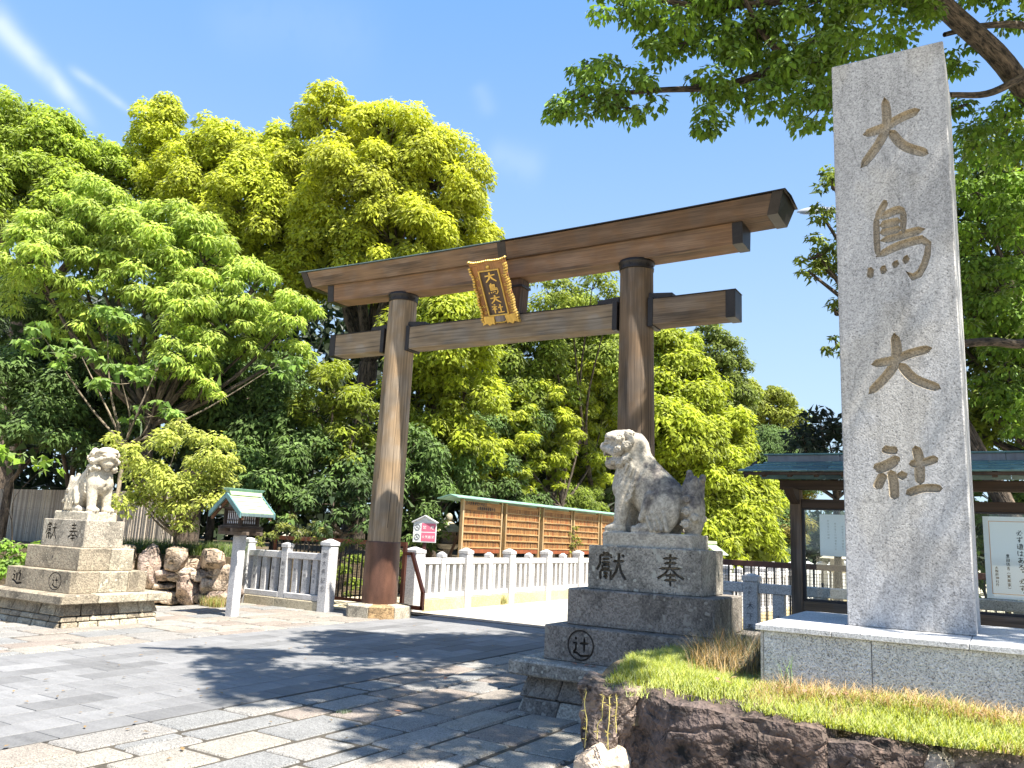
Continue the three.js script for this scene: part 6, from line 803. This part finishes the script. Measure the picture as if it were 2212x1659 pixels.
tree('low_hedge', 'low bright green hedge along the fence beyond the dark gate', 'hedge', far([[1590, 1222, 22, 0.32], [1630, 1222, 22, 0.32], [1670, 1225, 21.5, 0.3], [1700, 1225, 21, 0.3], [1720, 1228, 20.5, 0.3]], 1.85), { col: [0.08, 0.15, 0.02], col2: [0.26, 0.33, 0.05], len: 0.16, wid: 0.07, seed: 28, trunk: 0.03, fork: 0.3 });
// shaded evergreens of the understorey
const bushes = [
  ['dark evergreen shrub at the far left edge above the bamboo screen', [[50, 880, 19, 1.0], [40, 970, 18.5, 0.8], [120, 940, 19, 0.8], [-40, 820, 19, 1.1]]],
  ['dark evergreen tree behind the cream lion', [[190, 880, 20.5, 1.2], [150, 790, 21, 1.2], [260, 960, 20, 0.9], [70, 700, 21, 1.2], [230, 1010, 19.5, 0.7]]],
  ['deep green evergreen behind the pale stemmed shrub', [[430, 890, 21, 1.2], [540, 860, 21.5, 1.2], [360, 850, 21.5, 1.1], [480, 960, 21, 1.1], [580, 940, 21, 1.1]]],
  ['deep green evergreen behind the roof of the wooden lantern', [[600, 1030, 19.5, 0.9], [560, 1090, 19.5, 0.7], [680, 1010, 20, 1.0], [640, 1110, 19, 0.6], [540, 1010, 20, 0.8]]],
  ['shaded camellia like shrub left of the metal sleeve of the left pillar', [[720, 1090, 19, 0.65], [770, 1060, 19.5, 0.7], [700, 1140, 18.5, 0.45], [780, 1130, 19, 0.5]]],
  ['shaded shrub right of the left pillar above the pink sign', [[900, 1080, 21, 0.85], [960, 1060, 22.5, 0.95], [880, 1010, 21, 0.9], [920, 1150, 20.5, 0.6], [1000, 1030, 23.5, 0.9]]],
  ['shaded evergreen behind the first donor board', [[1060, 1040, 25.5, 1.0], [1100, 1090, 26.5, 0.95], [1040, 960, 25.5, 1.0], [1120, 940, 27, 1.0]]],
  ['dark evergreen left of the right pillar and behind the open mouthed lion', [[1320, 1030, 33, 1.3], [1350, 1110, 34, 1.2], [1290, 870, 32, 1.2], [1310, 960, 33, 1.2], [1400, 1150, 35, 1.2]]],
  ['dark shrub low behind the right pedestal and dark gate', [[1560, 1190, 26, 0.8], [1480, 1180, 25, 0.9], [1640, 1130, 27, 1.2], [1680, 1010, 28, 1.3]]],
];
bushes.forEach(([label, l], i) => tree('evergreen_shrub', label, 'shrub', i === 8 ? far(l, 1.65) : lobesAt(l), { ...DARK, seed: 60 + i, trunk: 0.12, lai: 1.1, col: i % 3 === 1 ? [0.028, 0.06, 0.02] : DARK.col, col2: i % 2 ? [0.20, 0.32, 0.055] : DARK.col2, mat: mLeafGloss, inner: 30 }));
{ // the unlit depth of the wood: one mass that nobody could count
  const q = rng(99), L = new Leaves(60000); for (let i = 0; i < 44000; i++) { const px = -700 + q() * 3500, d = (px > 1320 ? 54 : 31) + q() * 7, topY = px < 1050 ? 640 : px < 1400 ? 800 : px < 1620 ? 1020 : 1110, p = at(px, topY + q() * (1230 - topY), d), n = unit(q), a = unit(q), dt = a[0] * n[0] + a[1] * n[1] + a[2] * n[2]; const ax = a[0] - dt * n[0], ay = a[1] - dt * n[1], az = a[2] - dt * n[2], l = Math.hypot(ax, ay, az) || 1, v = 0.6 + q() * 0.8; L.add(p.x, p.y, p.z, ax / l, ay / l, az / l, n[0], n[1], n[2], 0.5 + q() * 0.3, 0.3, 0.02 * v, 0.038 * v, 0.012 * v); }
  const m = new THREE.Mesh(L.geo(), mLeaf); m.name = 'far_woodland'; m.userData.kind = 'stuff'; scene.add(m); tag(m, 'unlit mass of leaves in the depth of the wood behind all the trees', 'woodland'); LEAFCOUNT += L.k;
}
// ---------- pale stemmed shrub and plants at the left ----------
{
  const l = lobesAt([[385, 955, 16.3, 0.42], [310, 990, 16.3, 0.4], [460, 985, 16.3, 0.42], [345, 1060, 16.1, 0.5], [435, 1075, 16.1, 0.5], [300, 1085, 16, 0.38], [480, 1040, 16.2, 0.35], [385, 1115, 16, 0.42], [260, 960, 16.3, 0.22], [500, 1000, 16.4, 0.2]]), b = at(385, 1160, 16.3);
  tree('pale_stemmed_shrub', 'yellow green shrub with pale forked stems between the cream lion and the wooden lantern', 'shrub', l, { col: [0.16, 0.22, 0.03], col2: [0.62, 0.66, 0.12], len: 0.10, wid: 0.042, lai: 0.95, cr: 0.4, seed: 31, tri: false, base: [b.x, b.z, 0.85], trunk: 0.055, fork: 0.35, bark: mBarkPale, droop: -0.2, inner: 8, young: 0.85, clumps: 14 });
  tree('broad_leaf_vine', 'bright lime broad leaved climber over the bamboo screen at the far left edge', 'vine', lobesAt([[25, 985, 16, 0.28], [100, 1010, 16, 0.22], [-20, 1000, 16, 0.3]]), { col: [0.12, 0.24, 0.02], col2: [0.30, 0.44, 0.04], len: 0.17, wid: 0.16, lai: 0.9, seed: 32, tri: false, trunk: 0.015, inner: 0, base: [at(40, 1100, 16.2).x, at(40, 1100, 16.2).z, 0.9], fork: 0.5 });
  tree('weed_clump', 'lime green weeds at the left edge beside the cream lion pedestal', 'weeds', lobesAt([[10, 1205, 14.2, 0.3], [70, 1195, 14.4, 0.25], [20, 1245, 13.9, 0.25], [100, 1180, 15, 0.16], [-40, 1220, 14, 0.35]]), { col: [0.10, 0.22, 0.02], col2: [0.26, 0.40, 0.04], len: 0.11, wid: 0.07, lai: 1.1, seed: 33, tri: false, trunk: 0.012, inner: 10, fork: 0.2 });
  // ivy along the top of the mesh gate
  tree('ivy_hedge', 'yellow tipped hedge shoots growing over the left mesh gate behind the stone fence', 'hedge', lobesAt([[575, 1165, 16.6, 0.2], [610, 1150, 16.6, 0.22], [655, 1160, 16.4, 0.2], [700, 1165, 16.2, 0.2], [740, 1172, 16, 0.17], [630, 1120, 16.6, 0.09], [680, 1130, 16.4, 0.08], [770, 1180, 15.9, 0.15], [800, 1180, 15.8, 0.13]]), { col: [0.06, 0.11, 0.02], col2: [0.33, 0.33, 0.05], len: 0.075, wid: 0.03, lai: 1.1, seed: 34, tri: false, trunk: 0.015, inner: 10, fork: 0.8 });
  tree('sunlit_undergrowth', 'sunlit yellow green undergrowth seen through the bars of the left mesh gate', 'shrub', lobesAt([[745, 1250, 17.5, 0.28], [775, 1225, 17.8, 0.28], [760, 1270, 17.3, 0.22], [870, 1240, 17.5, 0.28], [855, 1210, 17.8, 0.25], [720, 1235, 17.8, 0.25]]), { col: [0.14, 0.21, 0.02], col2: [0.36, 0.46, 0.04], len: 0.08, wid: 0.05, lai: 1.1, seed: 35, trunk: 0.02, inner: 10, fork: 0.25 });
  tree('board_vine', 'small yellow green vine hanging between the third and fourth donor boards', 'vine', [[-11.42, 1.75, -22.87, 0.2], [-11.4, 1.5, -22.9, 0.22], [-11.4, 1.25, -22.8, 0.16]], { col: [0.12, 0.16, 0.02], col2: [0.34, 0.34, 0.04], len: 0.09, wid: 0.045, lai: 0.9, seed: 36, tri: false, trunk: 0.012, inner: 4, fork: 0.9 });
}
function blades(name, label, cat, spots, m = mGrass) {   // spots: [x, y, z, height, lean, colour]
  const P = [], C = [], N = []; for (const [x, y, z, h, a, le, w, c] of spots) { const dx = Math.cos(a), dz = Math.sin(a), sx = -dz * w / 2, sz = dx * w / 2, mx = x + dx * le * 0.3, my = y + h * 0.6, mz = z + dz * le * 0.3, tx = x + dx * le, ty = y + h, tz = z + dz * le; const k = 0.7; P.push(x - sx, y, z - sz, x + sx, y, z + sz, mx + sx * k, my, mz + sz * k, x - sx, y, z - sz, mx + sx * k, my, mz + sz * k, mx - sx * k, my, mz - sz * k, mx - sx * k, my, mz - sz * k, mx + sx * k, my, mz + sz * k, tx, ty, tz); for (let i = 0; i < 9; i++) { C.push(...c); N.push(dx * 0.35, 0.9, dz * 0.35); } }
  const g = new THREE.BufferGeometry(); g.setAttribute('position', new THREE.BufferAttribute(new Float32Array(P), 3)); g.setAttribute('normal', new THREE.BufferAttribute(new Float32Array(N), 3)); g.setAttribute('color', new THREE.BufferAttribute(new Float32Array(C), 3));
  const o = new THREE.Mesh(g, m); o.name = numbered(name); o.userData.kind = 'stuff'; scene.add(o); return tag(o, label, cat);
}
{
  const q = rng(7), S = [], bedY = (x, z) => 0.535 + 0.095 * smooth(-5.45, -5.9, z) + 0.025 * n3(x * 2, z * 2, 1) + 0.03 * smooth(-1.7, -2.2, x) * smooth(-5.6, -6.2, z);
  // soil sheet
  const g = new THREE.PlaneGeometry(4.6, 4.2, 46, 42).rotateX(-Math.PI / 2).translate(-0.3, 0, -7.6), p = g.attributes.position; for (let i = 0; i < p.count; i++) p.setY(i, bedY(p.getX(i), p.getZ(i)) - 0.01 - (p.getZ(i) > -5.55 ? 0.2 : 0)); g.computeVertexNormals(); struct('grass_bed', boxUV(g), mSoil);
  struct('bed_bank', cbox(-2.6, 2.0, -0.05, 0.46, -9.7, -5.65, 0.02), mSoil);
  const ok = (x, z) => !(x > -1.5 && z < -5.92 && z > -7.5) && !(x < -1.86 && z < -6.95 && z > -8.3) && !(x < -2.05 && z < -6.97);
  for (let i = 0; i < 78000; i++) { const near = q() < 0.72, x = near ? -2.5 + q() * 4.2 : -2.5 + q() * 1.1, z = near ? -5.42 - q() * 0.62 - (x < -1.5 ? q() * 0.8 : 0) : -5.6 - q() * 3.4; if (!ok(x, z)) continue; const y = bedY(x, z) - 0.015; const dry = smooth(0.15, 0.5, fbm3(x * 2.1, z * 2.1, 4, 3) + (z < -5.76 && x > -1.5 ? 0.3 : 0)) * 0.5, t = q(); const v = 0.75 + q() * 0.5; const c = q() < dry ? [0.50 * v, 0.36 * v, 0.13 * v] : [mix(0.30, 0.52, t) * v, mix(0.40, 0.54, t) * v, 0.045 * v]; const edge = smooth(-5.40, -5.52, z); S.push([x, y, z, (0.035 + q() * 0.055) * (0.6 + 0.4 * edge), q() * 6.283, 0.015 + q() * 0.05, 0.004 + q() * 0.003, c]); }
  blades('grass', 'short bright yellow green grass on the raised bed in the right foreground', 'grass', S);
  const D = []; for (let i = 0; i < 2600; i++) { const a = q() * 6.28, r = Math.sqrt(q()), x = -1.82 + Math.cos(a) * r * 0.36, z = -6.55 + Math.sin(a) * r * 0.45, v = 0.6 + q() * 0.7; if (!ok(x, z)) continue; const o = q() < 0.3; D.push([x, bedY(x, z), z, (0.16 + q() * 0.22) * (1 - 0.5 * r * r), q() * 6.283, 0.06 + q() * 0.24, 0.004, o ? [0.42 * v, 0.25 * v, 0.09 * v] : [0.13 * v, 0.13 * v, 0.04 * v]]); }
  blades('dry_weeds', 'brownish dry weed tuft between the right pedestal and the monument plinth', 'weeds', D);
  const E = []; for (let i = 0; i < 1700; i++) { const x = -1.4 + q() * 2.2, z = -5.72 - q() * 0.17, v = 0.7 + q() * 0.6; E.push([x, bedY(x, z), z, 0.05 + q() * 0.10, q() * 6.283, 0.06 + q() * 0.12, 0.0045, [0.52 * v, 0.36 * v, 0.15 * v]]); } for (let i = 0; i < 260; i++) { const x = -2.05 + q() * 0.5, z = -5.95 - q() * 0.4, v = 0.7 + q() * 0.6; E.push([x, bedY(x, z), z, 0.1 + q() * 0.15, q() * 6.283, 0.05 + q() * 0.1, 0.004, [0.55 * v, 0.36 * v, 0.12 * v]]); }
  blades('straw', 'tangled straw coloured dry grass along the foot of the monument plinth', 'dry grass', E);
  const tall = []; for (let i = 0; i < 9; i++) tall.push([-1.30 + (q() - 0.5) * 0.08, 0.6, -5.84, 0.18 + q() * 0.16, q() * 6.28, 0.05 + q() * 0.12, 0.006, [0.16, 0.30, 0.04]]); blades('tall_grass', 'single tall green grass tuft in front of the monument plinth', 'grass', tall);
  // hanging roots on the corner rock
  const o = thing('hanging_runners', 'pale yellow grass runners hanging over the corner rock of the bed', 'plant'); for (const [x, z, l] of [[-2.36, -5.36, 0.34], [-2.31, -5.37, 0.22], [-2.44, -5.38, 0.28], [-2.56, -5.42, 0.36]]) { const pts = []; for (let i = 0; i < 7; i++) pts.push([x + 0.03 * n3(i * 0.7, x * 9, 2), 0.52 - i / 6 * l, z + 0.02 + 0.012 * i * 0.3]); part(o, 'runner', tube(pts, 0.004, 0.003, 5, 14), M('runner', [0.55, 0.46, 0.15], null, 0.8)); const lf = new Leaves(64); for (let i = 0; i < 26; i++) { const t = q(), a = unit(q), n = unit(q), d = a[0] * n[0] + a[1] * n[1] + a[2] * n[2], ax = a[0] - d * n[0], ay = a[1] - d * n[1], az = a[2] - d * n[2], k = Math.hypot(ax, ay, az) || 1, pp = pts[Math.floor(t * 6)]; lf.add(pp[0], pp[1], pp[2] + 0.005, ax / k, ay / k, az / k, ...n, 0.03, 0.006, 0.5, 0.42, 0.12); } part(o, 'leaf_blades', lf.geo(), mGrass, 'stuff'); }
  // strappy grass on the raised ground behind the boulders
  const Gs = []; for (let i = 0; i < 5200; i++) { const t = q(), u = t * 3.4, bx = -13.1 - 0.82 * u, bz = -11.35 + 0.57 * u, k = 0.1 + q() * 1.0, x = bx - 0.57 * k * 0.6, z = bz - 0.82 * k, v = 0.6 + q() * 0.7, b = q(); Gs.push([x, 0.88, z, 0.12 + q() * 0.22, q() * 6.283, 0.08 + q() * 0.16, 0.012, [mix(0.06, 0.22, b) * v, mix(0.13, 0.30, b) * v, 0.025 * v]]); } blades('strappy_grass', 'strappy green grass on top of the boulder wall under the pale stemmed shrub', 'grass', Gs);
  const Gb = []; for (let i = 0; i < 700; i++) { const x = -13.15 + q() * 0.45, z = -10.85 + (q() - 0.5) * 0.3, v = 0.7 + q() * 0.6, b = q(); Gb.push([x, 0, z, 0.08 + q() * 0.16, q() * 6.283, 0.05 + q() * 0.1, 0.006, b < 0.4 ? [0.45 * v, 0.28 * v, 0.08 * v] : [0.30 * v, 0.34 * v, 0.05 * v]]); } blades('roadside_grass', 'yellow tuft of grass at the foot of the boulder wall beside the lantern post', 'grass', Gb);
  const Gj = []; for (let i = 0; i < 160; i++) Gj.push([-5.03 + q() * 0.09, 0, -5.75 + q() * 0.12, 0.01 + q() * 0.02, q() * 6.28, 0.015, 0.004, [0.08, 0.13, 0.03]]); for (let i = 0; i < 120; i++) Gj.push([-10.38 + q() * 0.1, -0.02, -17.0 - q() * 0.2, 0.08 + q() * 0.2, q() * 6.28, 0.06, 0.006, [0.3, 0.3, 0.06]]); blades('joint_weeds', 'tiny weeds in the paving joints and at the fence curb', 'weeds', Gj);
}
// ---------- bamboo screen ----------
{
  const o = thing('bamboo_screen', 'weathered grey brown bamboo screen fence at the far left', 'fence', [0, 0, -11.5]), q = rng(41), G = [[], [], [], []]; for (let x = -24; x < -15.2; ) { const w = 0.035 + q() * 0.025, g = new THREE.CylinderGeometry(w / 2, w / 2, 1.3, 7, 1, true).translate(x + w / 2, 0.86 + 0.65, (q() - 0.5) * 0.012); g.toNonIndexed(); G[Math.floor(q() * 4)].push(g); for (const y of [0.2 + q() * 0.3, 0.6 + q() * 0.3, 1.0 + q() * 0.25]) G[3].push(new THREE.CylinderGeometry(w / 2 + 0.003, w / 2 + 0.003, 0.012, 7, 1, true).translate(x + w / 2, 0.86 + y, 0)); x += w + 0.001; }
  [[0.62, 0.54, 0.44], [0.52, 0.46, 0.39], [0.70, 0.61, 0.49], [0.40, 0.34, 0.28]].forEach((c, i) => part(o, 'bamboo_canes', G[i], M('bamboo_' + i, c, 'rust', 0.7), 'stuff')); for (const y of [1.1, 1.55, 2.0]) part(o, 'rail', tube([[-24, y, -0.06], [-15.2, y, -0.06]], 0.03, 0.03, 6, 2), mBoardDark);
}
// ---------- the big tree on the right, its boughs over the approach ----------
{
  const o = thing('overhanging_tree', 'large tree on the right with leafy boughs hanging over the tall inscribed stone', 'tree', [3.6, 0, -11]), B = [3.6, 0, -11], q = rng(51), loc = (v) => [v.x - B[0], v.y - B[1], v.z - B[2]], P = (x, y, d) => loc(at(x, y, d));
  const limb = (pts, r0, r1, name = 'limb', m = mBark) => part(o, name, tube(pts, r0, r1, 10, pts.length * 6), m);
  part(o, 'trunk', tube([[0, -0.1, 0], [-0.1, 2.2, 0.1], [-0.5, 4.4, 0.2]], 0.62, 0.42, 16, 14), mBark);
  const J = [-0.5, 4.4, 0.2];
  limb([J, P(2260, 240, 10.6), P(2150, 115, 10.3), P(2050, 25, 10), P(1950, -80, 9.6)], 0.17, 0.11); limb([P(2050, 25, 10), P(1880, -5, 9.8), P(1800, 55, 9.7), P(1700, 135, 9.6), P(1560, 185, 9.5), P(1420, 195, 9.4), P(1300, 205, 9.3)], 0.085, 0.022); limb([P(2050, 25, 10), P(1900, -60, 9.8), P(1700, 0, 9.6), P(1520, 12, 9.5), P(1420, 0, 9.3)], 0.07, 0.03);
  limb([J, P(2260, 70, 10.8), P(2130, 55, 10.4), P(2040, 75, 10.2)], 0.12, 0.03); limb([P(2330, 100, 10.9), P(2212, 165, 10.4), P(2130, 203, 10.2), P(2052, 205, 10.1)], 0.07, 0.035); limb([P(2330, 700, 11.2), P(2212, 742, 11), P(2140, 738, 10.9), P(2050, 745, 10.8)], 0.08, 0.05); limb([P(2330, 500, 12), P(2212, 570, 12), P(2100, 690, 12)], 0.05, 0.02); limb([P(1700, 135, 9.6), P(1640, 60, 9.4), P(1600, -20, 9.3)], 0.05, 0.02);
  limb([P(1950, -80, 9.6), [-5.5, 9.4, 3.6], [-7.5, 9.9, 5.2]], 0.16, 0.06); limb([J, [-3.0, 8.2, 2.6], [-4.6, 9.6, 4.6]], 0.26, 0.06);
  const tw = []; const L = new Leaves(40000), O = { col: [0.085, 0.18, 0.018], col2: [0.30, 0.44, 0.04], len: 0.09, wid: 0.055, lai: 1.1, droop: -1.1, flat: 0.75, inner: 0, clumps: 12, cr: 0.36, young: 0.55 };
  const vis = [[1255, 225, 9.4, 0.36], [1225, 260, 9.4, 0.22], [1290, 190, 9.3, 0.3], [1330, 160, 9.4, 0.28], [1350, 250, 9.3, 0.26], [1270, 150, 9.4, 0.2], [1395, 215, 9.3, 0.3], [1335, 25, 9.4, 0.32], [1400, 50, 9.4, 0.34], [1310, -10, 9.4, 0.3], [1460, 30, 9.5, 0.4], [1480, 110, 9.4, 0.34], [1420, 110, 9.5, 0.25], [1540, 60, 9.6, 0.42], [1600, 20, 9.6, 0.45], [1570, 150, 9.5, 0.38], [1500, 200, 9.3, 0.32], [1590, 240, 9.4, 0.32], [1560, 255, 9.2, 0.26], [1640, 120, 9.6, 0.4], [1650, 200, 9.4, 0.34], [1700, 60, 9.7, 0.42], [1530, -20, 9.5, 0.4], [1680, -20, 9.6, 0.4], [1760, 90, 9.0, 0.4], [1740, 180, 9.0, 0.34], [1780, 240, 8.9, 0.3], [1770, 20, 9.2, 0.45], [1840, 60, 9.3, 0.4], [1900, 20, 9.4, 0.45], [1960, 60, 9.6, 0.35], [1850, 140, 9.4, 0.35], [1990, 10, 9.8, 0.35], [1720, 240, 9.2, 0.22], [2080, 110, 10.6, 0.28], [2130, 20, 10.8, 0.35], [2200, 30, 10.8, 0.3], [2090, 240, 10.6, 0.3], [2170, 270, 10.8, 0.35], [2110, 330, 10.8, 0.4], [2200, 350, 11, 0.4], [2220, 200, 11, 0.3], [2110, 430, 11.6, 0.45], [2190, 440, 11.5, 0.45], [2140, 520, 11.6, 0.45], [2210, 560, 11.4, 0.45], [2100, 590, 11.8, 0.4], [2160, 630, 11.6, 0.45], [2220, 690, 11.6, 0.45], [2120, 690, 11.8, 0.4], [2170, 800, 11.8, 0.45], [2120, 850, 12, 0.4], [2220, 860, 11.8, 0.45], [2170, 920, 12, 0.4], [2100, 340, 11.4, 0.3], [2060, 150, 10.4, 0.2], [1790, 150, 8.9, 0.36], [1810, 200, 8.9, 0.3], [1750, 250, 8.9, 0.26]];
  const vl = vis.map(([x, y, d, r]) => [...P(x, y, d), r]), mids = []; crown(L, q, vl, O, mids);
  // boughs above the frame, whose shade falls on the approach
  const hid = []; for (let i = 0; i < 50; i++) { const x = mix(-3.2, 4.5, q()), z = mix(-11.5, -5.2, q()), y = 8.6 + q() * 2.0 + Math.max(0, (z + 6) * 0.25); if (z > -5.3 || (x > 1.6 && z > -6.2)) continue; const v = new THREE.Vector3(x, y, z).sub(camera.position).applyQuaternion(camera.quaternion.clone().invert()); const py = 829.5 - v.y / -v.z * F, px = 1106 + v.x / -v.z * F; if (py > -110 && px < 2300 && px > -100) continue; if (Math.hypot(x - 0.1, z + 6.9) < 1.05) continue; hid.push([x - B[0], y - B[1], z - B[2], 0.55 + q() * 0.35]); }
  for (const [x, z] of [[-2.6, -5.9], [-1.9, -5.5], [-1.1, -5.5], [-0.2, -5.4], [0.6, -5.4], [1.3, -4.7], [1.3, -5.6], [0.7, -4.6], [-0.9, -6.4]]) hid.push([x - B[0], 8.7 + q() * 0.4, z - B[2], 0.6 + q() * 0.15]);
  for (const [x, z] of [[3.3, -6.4], [4.0, -6.2]]) hid.push([x - B[0], 8.8, z - B[2], 0.6]);
  crown(L, q, hid, { ...O, len: 0.15, wid: 0.085, lai: 1.0 }, mids);
  for (const [x, y, z, e] of mids.slice(0, 420)) tw.push(tube([[x, y + 0.1, z], [mix(x, e[0], 0.5), mix(y, e[1], 0.35) + 0.06, mix(z, e[2], 0.5)], e], 0.012, 0.004, 4, 3)); part(o, 'twigs', tw, mBark, 'stuff');
  part(o, 'crown', L.geo(), mLeafGloss); LEAFCOUNT += L.k;
  // trees behind the notice board, right of and behind the tall stone
  tree('camphor_tree', 'camphor tree behind the notice board with leaf sprays showing left of the tall inscribed stone', 'tree', lobesAt([[1800, 410, 13, 0.35], [1775, 470, 13, 0.22], [1765, 555, 13, 0.33], [1800, 600, 13, 0.38], [1745, 590, 13, 0.18], [1805, 680, 13, 0.25], [1808, 750, 12.6, 0.2], [1900, 500, 13.4, 0.8], [1950, 650, 13.4, 0.8], [1900, 350, 13.4, 0.6]]), { ...CAMPHOR, col: [0.07, 0.12, 0.014], col2: [0.28, 0.34, 0.03], len: 0.10, wid: 0.055, lai: 1.2, seed: 52, trunk: 0.16, inner: 6, base: [0.6, -13.4] });
  tree('camphor_tree', 'shaded camphor at the right edge behind the notice board, seen right of the tall stone', 'tree', lobesAt([[2110, 430, 13, 0.6], [2190, 470, 13, 0.7], [2140, 560, 13.4, 0.75], [2100, 660, 13.4, 0.6], [2190, 650, 13, 0.7], [2130, 770, 13.4, 0.75], [2210, 800, 13, 0.7], [2110, 870, 13.6, 0.7], [2190, 930, 13.4, 0.7], [2260, 560, 13, 0.8], [2280, 760, 13, 0.8], [2120, 960, 14, 0.6], [2300, 900, 13, 0.8], [2150, 350, 13.2, 0.6], [2090, 520, 13.4, 0.5], [2080, 760, 13.4, 0.5], [2160, 690, 13.8, 0.8], [2090, 940, 13.8, 0.5]]), { ...CAMPHOR, col: [0.05, 0.09, 0.012], col2: [0.24, 0.30, 0.025], len: 0.12, wid: 0.065, lai: 1.15, seed: 53, trunk: 0.2, inner: 20, base: [2.6, -13.6] });
  tree('evergreen_shrub', 'dark shrub behind the right glass of the notice board', 'shrub', lobesAt([[2140, 1080, 14, 0.6], [2210, 1120, 13.5, 0.6], [2160, 1200, 13.5, 0.6], [2100, 1150, 14, 0.5], [2240, 1230, 13.5, 0.6], [2130, 1280, 13.2, 0.4]]), { ...DARK, seed: 54, trunk: 0.06, lai: 1.0, mat: mLeafGloss, len: 0.12, wid: 0.06 });
}
// fallen leaves on the pedestal slab and paving
{
  const q = rng(61), o = new Leaves(64); for (const [x, y, z] of [[-3.35, 0.457, -6.85], [-3.28, 0.457, -6.83], [-3.22, 0.457, -6.86], [-2.9, 0.457, -6.84], [-4.6, 0.012, -6.0], [-5.3, 0.012, -7.6], [-6.6, 0.012, -8.4]]) { const a = q() * 6.28; o.add(x, y, z, Math.cos(a), 0.15, Math.sin(a), 0, 1, 0, 0.07, 0.045, 0.36 + q() * 0.1, 0.13, 0.03); } for (let i = 0; i < 170; i++) { const x = -9 + q() * 6.6, z = -3.2 - q() * 9, a = q() * 6.28, b = q(); if (x > -3.9 && z < -6.7) continue; o.add(x, 0.012 + q() * 0.004, z, Math.cos(a), 0.05 + q() * 0.2, Math.sin(a), 0, 1, 0, 0.03 + q() * 0.035, 0.018 + q() * 0.02, mix(0.10, 0.30, b), mix(0.07, 0.17, b), 0.03); } for (let i = 0; i < 16; i++) { const a = q() * 6.28; o.add(-1.9 + q() * 2.2, 0.66, -5.6 - q() * 0.3, Math.cos(a), 0.3, Math.sin(a), 0, 1, 0, 0.05, 0.035, 0.34, 0.16, 0.05); } const m = new THREE.Mesh(o.geo(), mLeaf); m.name = 'fallen_leaves'; m.userData.kind = 'stuff'; scene.add(m); tag(m, 'few orange and brown fallen leaves on the right pedestal slab and paving', 'leaves');
}
scene.traverse((o) => { if (o.isMesh) { o.castShadow = true; o.receiveShadow = true; } });
console.log('leaves', LEAFCOUNT);
renderer.render(scene, camera);
